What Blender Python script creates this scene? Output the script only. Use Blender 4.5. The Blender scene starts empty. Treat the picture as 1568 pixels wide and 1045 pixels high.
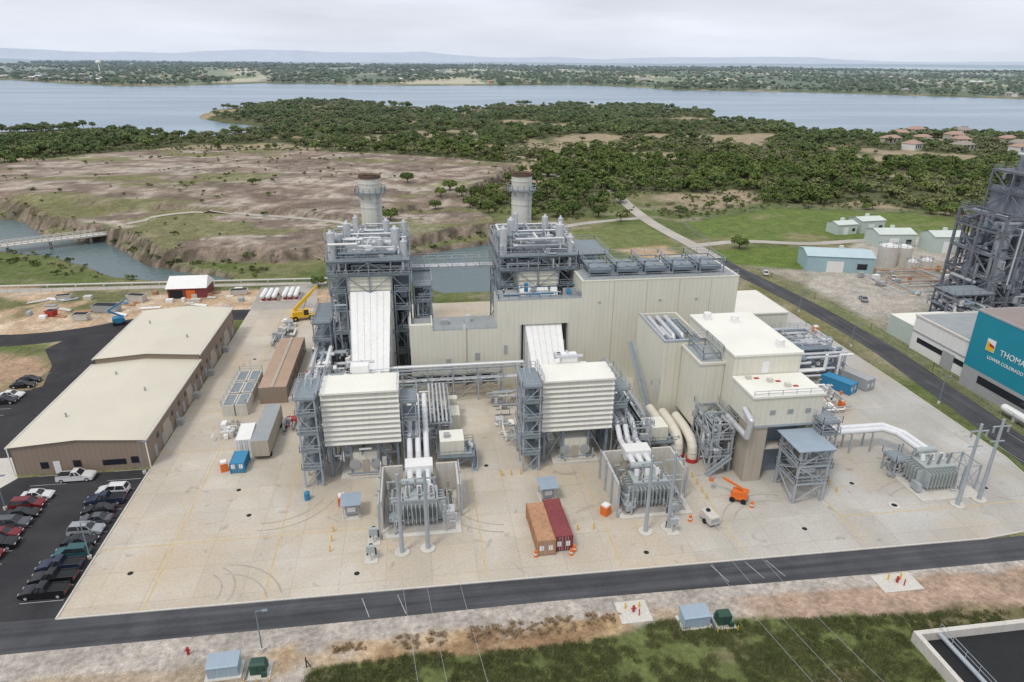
import bpy, math, random
import numpy as np
from mathutils import Vector, Matrix
rnd=random.Random(7)
sc=bpy.context.scene
COL=sc.collection
# ------------------------------------------------------------------ materials
def nodes(m):
    m.use_nodes=True
    nt=m.node_tree; nt.nodes.clear(); return nt
def N(nt,t,**k):
    n=nt.nodes.new(t)
    for a,b in k.items(): setattr(n,a,b)
    return n
MATS={}
def mat(name,col,rough=0.7,var=0.12,scale=0.6,metal=0.0,bump=0.0,ribs=0.0,ribp=1.0,fine=6.0,stain=0.0,spec=0.3):
    if name in MATS: return MATS[name]
    m=bpy.data.materials.new(name); nt=nodes(m); L=nt.links.new
    out=N(nt,'ShaderNodeOutputMaterial'); p=N(nt,'ShaderNodeBsdfPrincipled')
    L(p.outputs[0],out.inputs[0])
    p.inputs['Roughness'].default_value=rough; p.inputs['Metallic'].default_value=metal
    p.inputs['Specular IOR Level'].default_value=spec
    tc=N(nt,'ShaderNodeTexCoord')
    n1=N(nt,'ShaderNodeTexNoise'); n1.inputs['Scale'].default_value=scale; n1.inputs['Detail'].default_value=5; n1.inputs['Roughness'].default_value=0.6
    n2=N(nt,'ShaderNodeTexNoise'); n2.inputs['Scale'].default_value=fine; n2.inputs['Detail'].default_value=3
    L(tc.outputs['Object'],n1.inputs['Vector']); L(tc.outputs['Object'],n2.inputs['Vector'])
    a=N(nt,'ShaderNodeMath',operation='ADD'); L(n1.outputs[0],a.inputs[0]); L(n2.outputs[0],a.inputs[1])
    mr=N(nt,'ShaderNodeMapRange'); mr.inputs[1].default_value=0.65; mr.inputs[2].default_value=1.35
    mr.inputs[3].default_value=1-var; mr.inputs[4].default_value=1+var
    L(a.outputs[0],mr.inputs[0]); fac=mr.outputs[0]
    if stain>0:
        mp=N(nt,'ShaderNodeMapping'); mp.inputs['Scale'].default_value=(2.2,2.2,0.12); L(tc.outputs['Object'],mp.inputs[0])
        n3=N(nt,'ShaderNodeTexNoise'); n3.inputs['Scale'].default_value=1.0; n3.inputs['Detail'].default_value=4; L(mp.outputs[0],n3.inputs['Vector'])
        m3=N(nt,'ShaderNodeMapRange'); m3.inputs[1].default_value=0.45; m3.inputs[2].default_value=0.75; m3.inputs[3].default_value=1; m3.inputs[4].default_value=1-stain
        L(n3.outputs[0],m3.inputs[0]); mm=N(nt,'ShaderNodeMath',operation='MULTIPLY'); L(fac,mm.inputs[0]); L(m3.outputs[0],mm.inputs[1]); fac=mm.outputs[0]
    if ribs>0:
        sx=N(nt,'ShaderNodeSeparateXYZ'); L(tc.outputs['Object'],sx.inputs[0])
        ad=N(nt,'ShaderNodeMath',operation='ADD'); L(sx.outputs[0],ad.inputs[0]); L(sx.outputs[1],ad.inputs[1])
        ml=N(nt,'ShaderNodeMath',operation='MULTIPLY'); L(ad.outputs[0],ml.inputs[0]); ml.inputs[1].default_value=2*math.pi/ribp
        si=N(nt,'ShaderNodeMath',operation='SINE'); L(ml.outputs[0],si.inputs[0])
        m4=N(nt,'ShaderNodeMapRange'); m4.inputs[1].default_value=-1;m4.inputs[2].default_value=-0.6;m4.inputs[3].default_value=1-ribs;m4.inputs[4].default_value=1
        L(si.outputs[0],m4.inputs[0]); mm=N(nt,'ShaderNodeMath',operation='MULTIPLY'); L(fac,mm.inputs[0]); L(m4.outputs[0],mm.inputs[1]); fac=mm.outputs[0]
    vm=N(nt,'ShaderNodeVectorMath',operation='SCALE'); vm.inputs[0].default_value=col; L(fac,vm.inputs['Scale'])
    L(vm.outputs[0],p.inputs['Base Color'])
    if bump>0:
        bp=N(nt,'ShaderNodeBump'); bp.inputs['Strength'].default_value=bump; bp.inputs['Distance'].default_value=0.1
        L(n2.outputs[0],bp.inputs['Height']); L(bp.outputs[0],p.inputs['Normal'])
    MATS[name]=m; return m
cream=mat('cream_cladding',(.67,.66,.565),.6,.06,.15,ribs=.07,ribp=.9,stain=.09)
creamroof=mat('cream_roof',(.72,.71,.64),.6,.07,.12,ribs=.08,ribp=1.2)
white=mat('white_panel',(.78,.785,.77),.5,.05,.3,stain=.09)
whiteroof=mat('white_roof',(.77,.77,.70),.6,.08,.15,ribs=.07,ribp=1.0)
louv=mat('louvre_cream',(.73,.725,.65),.55,.05,.3,stain=.12)
steel=mat('galvanised_steel',(.38,.42,.45),.55,.15,.8,metal=.15)
dsteel=mat('grey_blue_steel',(.20,.245,.285),.6,.2,.8)
grate=mat('steel_grating',(.22,.26,.285),.8,.2,1.5)
silver=mat('aluminium_lagging',(.62,.64,.66),.4,.12,.8,metal=.4,stain=.14)
duct=mat('white_bus_duct',(.70,.72,.74),.45,.06,.5,stain=.08)
lcon=mat('pale_concrete',(.58,.56,.51),.9,.12,.4,bump=.2,stain=.14)
tan=mat('tan_wall',(.43,.39,.32),.7,.06,.3,ribs=.08,ribp=.8,stain=.12)
tanroof=mat('beige_metal_roof',(.61,.58,.475),.55,.08,.10,ribs=.08,ribp=.6)
brown=mat('brown_wall',(.27,.215,.17),.75,.06,.4,ribs=.1,ribp=.8)
brownroof=mat('brown_roof',(.42,.30,.22),.7,.12,.4,ribs=.15,ribp=1.0)
dark=mat('dark_opening',(.02,.022,.024),.8,.2,1)
glass=mat('window_glass',(.02,.025,.03),.12,.1,1,spec=.6)
rubber=mat('tyre_rubber',(.02,.02,.02),.9,.1,1)
orange=mat('orange_paint',(.68,.17,.035),.5,.12,1)
yellow=mat('yellow_paint',(.72,.45,.03),.45,.08,1)
red=mat('red_paint',(.40,.04,.035),.5,.1,1)
maroon=mat('maroon_paint',(.24,.06,.065),.6,.18,.6,ribs=.3,ribp=.35,stain=.25)
rust=mat('container_rust_orange',(.46,.26,.15),.65,.2,.6,ribs=.25,ribp=.35,stain=.3)
blue=mat('blue_paint',(.04,.22,.40),.5,.1,1)
teal=mat('teal_cladding',(.015,.25,.34),.55,.06,.2,ribs=.06,ribp=1)
ltblue=mat('light_blue_cladding',(.34,.49,.53),.6,.08,.3,ribs=.12,ribp=1)
pgreen=mat('pale_green_cladding',(.48,.56,.52),.6,.08,.3,ribs=.1,ribp=1)
green=mat('dark_green_paint',(.03,.075,.055),.5,.1,1)
stackm=mat('stack_cream',(.60,.60,.54),.6,.06,.5,stain=.18)
rustring=mat('rusty_rim',(.12,.075,.05),.8,.25,1)
tgrey=mat('transformer_grey',(.38,.42,.42),.5,.08,1)
porc=mat('insulator_brown',(.20,.13,.10),.3,.1,1)
pinkpipe=mat('pipe_cream',(.68,.65,.56),.5,.08,.6)
grey=mat('grey_paint',(.36,.37,.38),.6,.1,.5)
roofgrey=mat('grey_membrane_roof',(.31,.335,.345),.85,.16,.3)
bluegrey=mat('blue_grey_roof',(.30,.37,.44),.6,.1,.5)
oldsteel=mat('old_boiler_steel',(.16,.17,.195),.7,.3,.4)
oldpanel=mat('old_boiler_panel',(.28,.31,.36),.7,.25,.25,stain=.4)
trunkm=mat('bark',(.10,.075,.055),.9,.2,2)
def carpaint(n,c): return mat('car_paint_'+n,c,.25,.03,1,metal=.1,spec=.5)
def ground_mat(name,c1,c2,s1,grid=None,tint=None,gcol=.78,rough=.9,s2=3.0,tracks=0,dust=None):
    m=bpy.data.materials.new(name); nt=nodes(m); L=nt.links.new
    out=N(nt,'ShaderNodeOutputMaterial'); p=N(nt,'ShaderNodeBsdfPrincipled'); L(p.outputs[0],out.inputs[0])
    p.inputs['Roughness'].default_value=rough; p.inputs['Specular IOR Level'].default_value=.2
    ge=N(nt,'ShaderNodeNewGeometry')
    n1=N(nt,'ShaderNodeTexNoise'); n1.inputs['Scale'].default_value=s1; n1.inputs['Detail'].default_value=9; n1.inputs['Roughness'].default_value=.62; n1.inputs['Distortion'].default_value=.6
    L(ge.outputs['Position'],n1.inputs['Vector'])
    r=N(nt,'ShaderNodeValToRGB'); r.color_ramp.elements[0].position=.36; r.color_ramp.elements[1].position=.64
    r.color_ramp.elements[0].color=(*c1,1); r.color_ramp.elements[1].color=(*c2,1); L(n1.outputs[0],r.inputs[0])
    cur=r.outputs[0]
    if dust:
        nd=N(nt,'ShaderNodeTexNoise'); nd.inputs['Scale'].default_value=.045; nd.inputs['Detail'].default_value=8; nd.inputs['Roughness'].default_value=.7; L(ge.outputs['Position'],nd.inputs['Vector'])
        md=N(nt,'ShaderNodeMapRange'); md.inputs[1].default_value=.47; md.inputs[2].default_value=.64; md.inputs[3].default_value=0; md.inputs[4].default_value=.85; L(nd.outputs[0],md.inputs[0])
        mx=N(nt,'ShaderNodeMix',data_type='RGBA'); L(md.outputs[0],mx.inputs[0]); L(cur,mx.inputs[6]); mx.inputs[7].default_value=(*dust,1); cur=mx.outputs[2]
        # oil and water stains
        no=N(nt,'ShaderNodeTexNoise'); no.inputs['Scale'].default_value=.33; no.inputs['Detail'].default_value=4; no.inputs['Distortion'].default_value=1.2; L(ge.outputs['Position'],no.inputs['Vector'])
        mo=N(nt,'ShaderNodeMapRange'); mo.inputs[1].default_value=.63; mo.inputs[2].default_value=.74; mo.inputs[3].default_value=1; mo.inputs[4].default_value=.72; L(no.outputs[0],mo.inputs[0])
        vo=N(nt,'ShaderNodeVectorMath',operation='SCALE'); L(cur,vo.inputs[0]); L(mo.outputs[0],vo.inputs['Scale']); cur=vo.outputs[0]
    if tint:
        sx=N(nt,'ShaderNodeSeparateXYZ'); L(ge.outputs['Position'],sx.inputs[0])
        n5=N(nt,'ShaderNodeTexNoise'); n5.inputs['Scale'].default_value=.03; n5.inputs['Detail'].default_value=5; L(ge.outputs['Position'],n5.inputs['Vector'])
        ma=N(nt,'ShaderNodeMath',operation='MULTIPLY_ADD'); L(n5.outputs[0],ma.inputs[0]); ma.inputs[1].default_value=90; L(sx.outputs[0],ma.inputs[2])
        mr=N(nt,'ShaderNodeMapRange'); mr.inputs[1].default_value=75; mr.inputs[2].default_value=115; L(ma.outputs[0],mr.inputs[0])
        mx=N(nt,'ShaderNodeMix',data_type='RGBA'); L(mr.outputs[0],mx.inputs[0]); L(cur,mx.inputs[6]); 
        mu=N(nt,'ShaderNodeMix',data_type='RGBA',blend_type='MULTIPLY'); mu.inputs[0].default_value=1; L(cur,mu.inputs[6]); mu.inputs[7].default_value=(*tint,1)
        L(mu.outputs[2],mx.inputs[7]); cur=mx.outputs[2]
    if grid:
        br=N(nt,'ShaderNodeTexBrick'); br.offset=0; br.inputs['Scale'].default_value=1; br.inputs['Brick Width'].default_value=grid; br.inputs['Row Height'].default_value=grid
        br.inputs['Mortar Size'].default_value=.045; br.inputs['Mortar Smooth'].default_value=.3; br.inputs['Bias'].default_value=0
        br.inputs['Color1'].default_value=(1,1,1,1); br.inputs['Color2'].default_value=(.90,.90,.91,1); br.inputs['Mortar'].default_value=(gcol,gcol*.97,gcol*.9,1)
        L(ge.outputs['Position'],br.inputs['Vector'])
        mu=N(nt,'ShaderNodeMix',data_type='RGBA',blend_type='MULTIPLY'); mu.inputs[0].default_value=1; L(cur,mu.inputs[6]); L(br.outputs[0],mu.inputs[7]); cur=mu.outputs[2]
    n4=N(nt,'ShaderNodeTexNoise'); n4.inputs['Scale'].default_value=s2; n4.inputs['Detail'].default_value=6; n4.inputs['Roughness'].default_value=.7; L(ge.outputs['Position'],n4.inputs['Vector'])
    m4=N(nt,'ShaderNodeMapRange'); m4.inputs[1].default_value=.3; m4.inputs[2].default_value=.7; m4.inputs[3].default_value=.86; m4.inputs[4].default_value=1.12; L(n4.outputs[0],m4.inputs[0])
    vs=N(nt,'ShaderNodeVectorMath',operation='SCALE'); L(cur,vs.inputs[0]); L(m4.outputs[0],vs.inputs['Scale']); cur=vs.outputs[0]
    if tracks:
        mp=N(nt,'ShaderNodeMapping'); mp.inputs['Scale'].default_value=(.012,.5,1) if tracks==1 else (.5,.012,1); L(ge.outputs['Position'],mp.inputs[0])
        n6=N(nt,'ShaderNodeTexNoise'); n6.inputs['Scale'].default_value=2; n6.inputs['Detail'].default_value=3; L(mp.outputs[0],n6.inputs['Vector'])
        m6=N(nt,'ShaderNodeMapRange'); m6.inputs[1].default_value=.35; m6.inputs[2].default_value=.7; m6.inputs[3].default_value=.85; m6.inputs[4].default_value=1.5; L(n6.outputs[0],m6.inputs[0])
        vs=N(nt,'ShaderNodeVectorMath',operation='SCALE'); L(cur,vs.inputs[0]); L(m6.outputs[0],vs.inputs['Scale']); cur=vs.outputs[0]
    L(cur,p.inputs['Base Color']); MATS[name]=m; return m
conc=ground_mat('concrete_pad',(.47,.425,.35),(.58,.54,.465),.07,grid=6.1,tint=(.88,.94,1.04),dust=(.53,.445,.33))
asph=ground_mat('asphalt',(.052,.054,.060),(.076,.078,.084),.15,tracks=1)
lotm=ground_mat('parking_asphalt',(.034,.034,.038),(.052,.051,.054),.15)
asphy=ground_mat('asphalt_side_road',(.052,.054,.060),(.078,.079,.083),.15,tracks=2)
oldroad=ground_mat('pale_road',(.37,.35,.31),(.46,.43,.38),.1)
gravel=ground_mat('gravel_yard',(.30,.28,.26),(.44,.41,.37),.08)
jointm=ground_mat('joint_sealant',(.50,.37,.18),(.56,.46,.28),.5)
tyrem=ground_mat('tyre_mark',(.34,.315,.27),(.40,.37,.32),.5)
paintw=ground_mat('road_marking_white',(.33,.33,.33),(.5,.5,.48),.8)
# ------------------------------------------------------------------ mesh builder
class B:
    def __init__(s,name): s.n=name;s.v=[];s.f=[];s.m=[];s.sm=[];s.mats=[]
    def mi(s,m):
        if m not in s.mats: s.mats.append(m)
        return s.mats.index(m)
    def add(s,vs,fs,m,smooth=False):
        o=len(s.v); s.v.extend(vs); k=s.mi(m)
        for f in fs: s.f.append([o+i for i in f]); s.m.append(k); s.sm.append(smooth)
    def box(s,x0,y0,z0,x1,y1,z1,m,mt=None):
        v=[(x0,y0,z0),(x1,y0,z0),(x1,y1,z0),(x0,y1,z0),(x0,y0,z1),(x1,y0,z1),(x1,y1,z1),(x0,y1,z1)]
        s.add(v,[(3,2,1,0),(0,1,5,4),(1,2,6,5),(2,3,7,6),(3,0,4,7)],m); s.add([v[4],v[5],v[6],v[7]],[(0,1,2,3)],mt or m)
    def cbox(s,cx,cy,z0,w,d,h,m,mt=None): s.box(cx-w/2,cy-d/2,z0,cx+w/2,cy+d/2,z0+h,m,mt)
    def hexa(s,v,m): s.add(v,[(3,2,1,0),(0,1,5,4),(1,2,6,5),(2,3,7,6),(3,0,4,7),(4,5,6,7)],m)
    def poly(s,pts,m): s.add(pts,[tuple(range(len(pts)))],m)
    def beam(s,p,q,w,m,h=None):
        h=h or w; p=Vector(p);q=Vector(q);d=q-p
        if d.length<1e-4: return
        d.normalize(); up=Vector((0,0,1)) if abs(d.z)<.95 else Vector((0,1,0))
        a=d.cross(up).normalized()*w/2; b=a.normalized().cross(d).normalized()*h/2
        v=[tuple(c) for c in (p-a-b,p+a-b,p+a+b,p-a+b,q-a-b,q+a-b,q+a+b,q-a+b)]
        s.add(v,[(0,1,2,3),(7,6,5,4),(0,4,5,1),(1,5,6,2),(2,6,7,3),(3,7,4,0)],m)
    def cyl(s,p,q,r,m,n=10,r2=None,cap=True,mc=None):
        r2=r if r2 is None else r2; p=Vector(p);q=Vector(q);d=(q-p)
        if d.length<1e-4: return
        d.normalize(); up=Vector((0,0,1)) if abs(d.z)<.95 else Vector((0,1,0))
        a=d.cross(up).normalized(); b=d.cross(a)
        A=[tuple(p+(a*math.cos(t)+b*math.sin(t))*r) for t in [2*math.pi*i/n for i in range(n)]]
        C=[tuple(q+(a*math.cos(t)+b*math.sin(t))*r2) for t in [2*math.pi*i/n for i in range(n)]]
        s.add(A+C,[(i,n+i,n+(i+1)%n,(i+1)%n) for i in range(n)],m,n>=8)
        if cap: s.add(A,[tuple(range(n))],mc or m); s.add(C,[tuple(reversed(range(n)))],mc or m)
    def ball(s,c,r,m,n=8,k=5,sz=1):
        v=[];f=[]
        for j in range(k+1):
            ph=math.pi*j/k
            for i in range(n):
                t=2*math.pi*i/n; v.append((c[0]+r*math.sin(ph)*math.cos(t),c[1]+r*math.sin(ph)*math.sin(t),c[2]+r*sz*math.cos(ph)))
        for j in range(k):
            for i in range(n): f.append((j*n+i,(j+1)*n+i,(j+1)*n+(i+1)%n,j*n+(i+1)%n))
        s.add(v,f,m,True)
    def pipe(s,pts,r,m,n=8):
        for i in range(len(pts)-1): s.cyl(pts[i],pts[i+1],r,m,n)
        for p in pts[1:-1]: s.ball(p,r*1.04,m,n,4)
    def rail(s,pts,h=1.1,m=None,w=.07,close=False):
        m=m or steel
        P=list(pts)+([pts[0]] if close else [])
        for i in range(len(P)-1):
            a=Vector(P[i]);b=Vector(P[i+1]);l=(b-a).length;k=max(1,int(l/2))
            for zz in (h,h*.5): s.beam(a+Vector((0,0,zz)),b+Vector((0,0,zz)),w,m)
            for j in range(k+1):
                c=a.lerp(b,j/k); s.beam(c,c+Vector((0,0,h)),w,m)
    def stair(s,p,q,w,m):
        p=Vector(p);q=Vector(q); s.beam(p,q,w,grate,.12)
        d=(q-p); d.z=0; d.normalize(); sd=Vector((-d.y,d.x,0))*w/2
        for sg in (-1,1):
            s.beam(p+sd*sg,q+sd*sg,.09,m,.25); s.beam(p+sd*sg+Vector((0,0,1)),q+sd*sg+Vector((0,0,1)),.07,m)
    def frame(s,xs,ys,zs,w,m,brace=True,deck=True,rail=True,gd=None,z0=0,rm=None):
        zz=[z0]+list(zs)
        for x in xs:
            for y in ys: s.beam((x,y,z0),(x,y,zz[-1]),w,m)
        for k,z in enumerate(zs):
            for y in ys: s.beam((xs[0],y,z),(xs[-1],y,z),w*.8,m)
            for x in xs: s.beam((x,ys[0],z),(x,ys[-1],z),w*.8,m)
            if deck: s.box(xs[0]-.3,ys[0]-.3,z+.22,xs[-1]+.3,ys[-1]+.3,z+.30,gd or grate)
            if rail:
                a,b,c,d=xs[0]-.3,xs[-1]+.3,ys[0]-.3,ys[-1]+.3
                s.rail([(a,c,z+.3),(b,c,z+.3),(b,d,z+.3),(a,d,z+.3)],1.1,rm or m,.07,True)
        if brace:
            for k in range(len(zz)-1):
                za,zb=zz[k],zz[k+1]
                for i in range(len(xs)-1):
                    for y in (ys[0],ys[-1]):
                        if (i+k)%2==0: s.beam((xs[i],y,za),(xs[i+1],y,zb),w*.5,m)
                        else: s.beam((xs[i+1],y,za),(xs[i],y,zb),w*.5,m)
                for i in range(len(ys)-1):
                    for x in (xs[0],xs[-1]):
                        if (i+k)%2==0: s.beam((x,ys[i],za),(x,ys[i+1],zb),w*.5,m)
                        else: s.beam((x,ys[i+1],za),(x,ys[i],zb),w*.5,m)
    def clutter(s,x0,y0,z0,x1,y1,z1,n,seed,ms,rr=(.08,.3),boxes=0):
        R=random.Random(seed)
        for i in range(n):
            p=[R.uniform(x0,x1),R.uniform(y0,y1),R.uniform(z0,z1)]; pts=[tuple(p)]
            for k in range(R.randint(1,3)):
                ax=R.choice((0,1,2)); lo,hi=((x0,x1),(y0,y1),(z0,z1))[ax]
                p=list(p); p[ax]=R.uniform(lo,hi); pts.append(tuple(p))
            s.pipe(pts,R.uniform(*rr),R.choice(ms),6)
        for i in range(boxes):
            w,d,h=R.uniform(.6,2),R.uniform(.6,2),R.uniform(.6,1.8); x=R.uniform(x0+w/2,x1-w/2) if x1-x0>w else (x0+x1)/2; y=R.uniform(y0+d/2,y1-d/2) if y1-y0>d else (y0+y1)/2
            s.cbox(x,y,z0 if z1-z0<3 else R.uniform(z0,z1-1.5),w,d,h,R.choice(ms))
    def done(s,loc=(0,0,0),rz=0,sc_=1):
        me=bpy.data.meshes.new(s.n); me.from_pydata(s.v,[],s.f)
        for m in s.mats: me.materials.append(m)
        me.polygons.foreach_set('material_index',s.m); me.polygons.foreach_set('use_smooth',s.sm); me.update()
        ob=bpy.data.objects.new(s.n,me); ob.location=loc; ob.rotation_euler=(0,0,rz); ob.scale=(sc_,)*3; COL.objects.link(ob); return ob
def sheet(name,pts,z,m):
    b=B(name); b.poly([(x,y,z) for x,y in pts],m); return b.done()
def smoothpath(pts,k=6):
    out=[];P=[pts[0]]+list(pts)+[pts[-1]]
    for i in range(1,len(P)-2):
        for j in range(k):
            t=j/k; a,b,c,d=[Vector(q) for q in P[i-1:i+3]]
            out.append(.5*((2*b)+(-a+c)*t+(2*a-5*b+4*c-d)*t*t+(-a+3*b-3*c+d)*t**3))
    out.append(Vector(pts[-1])); return out
def road(name,pts,w,z,m,k=6,drape=False):
    P=smoothpath(pts,k); b=B(name); Lf=[];Rt=[]
    for i,p in enumerate(P):
        d=(P[min(i+1,len(P)-1)]-P[max(i-1,0)]).normalized(); n=Vector((-d.y,d.x)); ww=w
        zz=max(z,hz1(p.x,p.y)+.12) if drape else z
        Lf.append((p.x+n.x*ww/2,p.y+n.y*ww/2,zz)); Rt.append((p.x-n.x*ww/2,p.y-n.y*ww/2,zz))
    for i in range(len(P)-1): b.poly([Rt[i],Rt[i+1],Lf[i+1],Lf[i]],m)
    return b.done()
# ------------------------------------------------------------------ terrain
def h2(ix,iy,s):
    with np.errstate(over='ignore'):
        n=(ix.astype(np.int64)*374761393+iy.astype(np.int64)*668265263+s*1442695041)&0x7fffffff
        n=((n^(n>>13))*1274126177)&0x7fffffff
        n=(n^(n>>16))&0xffff
    return n/65535.0
def vn(x,y,s):
    ix=np.floor(x);iy=np.floor(y);fx=x-ix;fy=y-iy;fx=fx*fx*(3-2*fx);fy=fy*fy*(3-2*fy)
    a=h2(ix,iy,s);b=h2(ix+1,iy,s);c=h2(ix,iy+1,s);d=h2(ix+1,iy+1,s)
    return (a*(1-fx)+b*fx)*(1-fy)+(c*(1-fx)+d*fx)*fy
def fbm(x,y,sc_,s=0,o=4):
    t=0;a=.5;x=x/sc_;y=y/sc_
    for i in range(o): t=t+a*vn(x,y,s+i);x=x*2.03+17;y=y*2.03+5;a*=.5
    return t/(1-.5**o)
def sdf(poly,X,Y):
    P=np.array(poly,float);D=np.full(X.shape,1e18);ins=np.zeros(X.shape,bool)
    for i in range(len(P)):
        x1,y1=P[i];x2,y2=P[(i+1)%len(P)]
        dx,dy=x2-x1,y2-y1;t=np.clip(((X-x1)*dx+(Y-y1)*dy)/(dx*dx+dy*dy+1e-9),0,1)
        D=np.minimum(D,(X-x1-t*dx)**2+(Y-y1-t*dy)**2)
        if y1!=y2: ins^=((y1>Y)!=(y2>Y))&(X<(x2-x1)*(Y-y1)/(y2-y1)+x1)
    D=np.sqrt(D);return np.where(ins,-D,D)
def ss(a,b,x): t=np.clip((x-a)/(b-a),0,1);return t*t*(3-2*t)
LAND=[(-3000,560),(-700,550),(-361,590),(-370,650),(-350,705),(-310,720),(-246,685),(-194,660),(-148,680),(-128,735),(-135,765),(-205,815),(-240,920),(-236,1030),(-190,1150),(-92,1150),(-10,1060),(60,965),(172,1100),(268,1070),(352,1015),(385,905),(372,785),(385,705),(372,640),(425,605),(510,665),(552,590),(760,580),(3000,560),(3000,-800),(-3000,-800)]
FARX=[-4000,-1179,-997,-695,-580,-405,23,502,600,638,924,1214,4000];FARY=[2700,2315,2148,1871,1836,2098,1978,2019,1900,1707,1607,1287,900]
CREEK1=[(-400,300),(-176,322),(-164,314),(-150,292),(-132,279),(-120,279),(-108,262),(-92,240),(-74,228),(-62,222),(-60,217),(-76,218),(-92,222),(-104,234),(-122,250),(-140,258),(-150,264),(-400,250)]
POND=[(-6,231),(-3,240),(14,250),(31,257),(30,226),(23,196),(8,196),(-2,208),(-7,221)]
ROCK=[(-330,420),(-248,462),(-229,504),(-183,528),(-108,529),(-32,505),(29,466),(62,432),(43,365),(24,325),(33,268),(14,258),(-4,248),(-14,246),(-18,242),(-45,232),(-86,240),(-112,272),(-150,300),(-178,330),(-330,350)]
FIELD=[(114,276),(168,300),(228,281),(234,262),(210,241),(112,240)]
FOREST=[(-3000,440),(-400,430),(-248,470),(-229,512),(-183,536),(-108,536),(-32,511),(32,474),(66,432),(48,372),(34,335),(54,300),(84,300),(96,352),(121,345),(112,288),(168,314),(232,290),(250,270),(300,262),(420,300),(600,330),(3000,330),(3000,3000),(-3000,3000)]
def height(X,Y):
    X=np.asarray(X,float);Y=np.asarray(Y,float)
    wx=X+8*(fbm(X,Y,14,3)-.5);wy=Y+8*(fbm(X,Y,14,9)-.5)
    far=np.interp(X,FARX,FARY)+120*(fbm(X,Y*.2,180,4)-.5)
    wl=X+60*(fbm(X,Y,90,21)-.5)*ss(420,700,Y);yl=Y+60*(fbm(X,Y,90,22)-.5)*ss(420,700,Y)
    dl=sdf(LAND,wl,yl); lake=ss(-6,10,dl)*(1-ss(-25,25,Y-far))
    z=np.zeros(X.shape)
    z+=ss(260,420,Y)*(2.2*(fbm(X,Y,60,5)-.4)+1.0)
    z+=ss(450,800,Y)*3*(fbm(X,Y,160,6)-.2)*ss(0,-60,dl)
    dr=sdf(ROCK,wx,wy)
    z+=ss(1.2,-1.6,dr)*(3.4+1.2*fbm(X,Y,30,8))*(1-ss(330,520,Y)*.75)
    ter=sdf([(-420,420),(-200,345),(-120,312),(-85,302),(-54,292),(-31,278),(-10,285),(30,340),(70,440),(-20,530),(-240,540)],wx,wy)
    z+=ss(1.2,-1.2,ter)*2.0*(1-ss(330,520,Y)*.7)
    z-=2*ss(.56,.62,fbm(X,Y,40,31))*ss(0,-10,dr)*.35
    c=np.minimum(sdf(CREEK1,X+3*(fbm(X,Y,9,2)-.5),Y+3*(fbm(X,Y,9,1)-.5)),sdf(POND,X,Y)); w=ss(2.5,-1.5,c)
    z=z*(1-w)-4.5*w
    z=z*(1-lake)-6*lake
    fl=ss(0,300,Y-far); z+=fl*(4+28*fbm(X,Y,700,12)*ss(0,2500,Y-far))
    return z,dl,dr,c,far,lake
def hz1(x,y): return float(height(np.array([float(x)]),np.array([float(y)]))[0][0])
def axis(segs):
    o=[]
    for a,b,s in segs: o+=list(np.arange(a,b,s))
    return np.array(o+[segs[-1][1]],float)
gx=axis([(-9000,-3000,600),(-3000,-1200,60),(-1200,-450,16),(-450,-140,4),(-140,130,1.6),(130,300,3),(300,650,7),(650,1300,16),(1300,3200,60),(3200,9000,600)])
gy=axis([(-400,40,40),(40,70,.6),(70,150,8),(150,190,3),(190,310,1.5),(310,560,3),(560,1300,9),(1300,2600,22),(2600,5000,90),(5000,14000,600)])
X,Y=np.meshgrid(gx,gy)
Z,dl,dr,dc,far,lake=height(X,Y)
def C(*c): return np.array(c,float)
def lay(base,c,mk): mk=np.clip(mk,0,1)[...,None];return base*(1-mk)+C(*c)*mk
f1=fbm(X,Y,22,40);f2=fbm(X,Y,5,41,5);f3=fbm(X,Y,70,42);f4=fbm(X,Y,2.2,44,3);f5=fbm(X,Y*1.3,11,46,5)
col=np.zeros(X.shape+(3,))+C(.115,.145,.052)
col=lay(col,(.19,.185,.095),ss(.42,.66,f1)); col=lay(col,(.28,.25,.18),ss(.58,.7,f5)*.6)
fo=sdf(FOREST,X,Y)
col=lay(col,(.11,.12,.062),ss(5,-5,fo)); col=lay(col,(.32,.265,.18),ss(5,-5,fo)*ss(.60,.68,fbm(X,Y,55,50)))
# rock: brown-grey broken limestone, pale slabs, dark brush
rk=ss(3,-3,dr+10*(f2-.5))
col=lay(col,(.275,.218,.175),rk); col=lay(col,(.40,.345,.285),rk*ss(.46,.62,f2)); col=lay(col,(.165,.125,.10),rk*ss(.46,.60,f5)*.8); col=lay(col,(.125,.10,.08),rk*ss(.50,.62,f1)*.65*ss(.35,.5,f2))
col=lay(col,(.45,.40,.34),rk*ss(.55,.63,fbm(X,Y*1.8,30,52))*ss(.35,.5,f4)*.75)
col=lay(col,(.165,.175,.07),rk*ss(.58,.66,fbm(X,Y*2.0,48,53))*.75)
# dirt in the left yard
d=sdf([(-400,215),(-120,214),(-92,208),(-76,205),(-35,203),(-20,196),(-20,180),(-60,180),(-90,165),(-400,160)],X+6*(f1-.5),Y+8*(f2-.5))
col=lay(col,(.46,.335,.22),ss(1.5,-1.5,d)); col=lay(col,(.54,.44,.33),ss(1,-2,d)*ss(.45,.65,f2)); col=lay(col,(.15,.155,.07),ss(1,-3,d)*ss(.60,.66,f1))
d=sdf([(-140,162),(-96,160),(-86,156),(-80,148),(-79,140),(-86,137),(-140,133)],X,Y); col=lay(col,(.40,.28,.19),ss(1,-1,d)); col=lay(col,(.17,.17,.08),ss(1,-1,d)*ss(.5,.6,f5)*.5)
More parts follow.
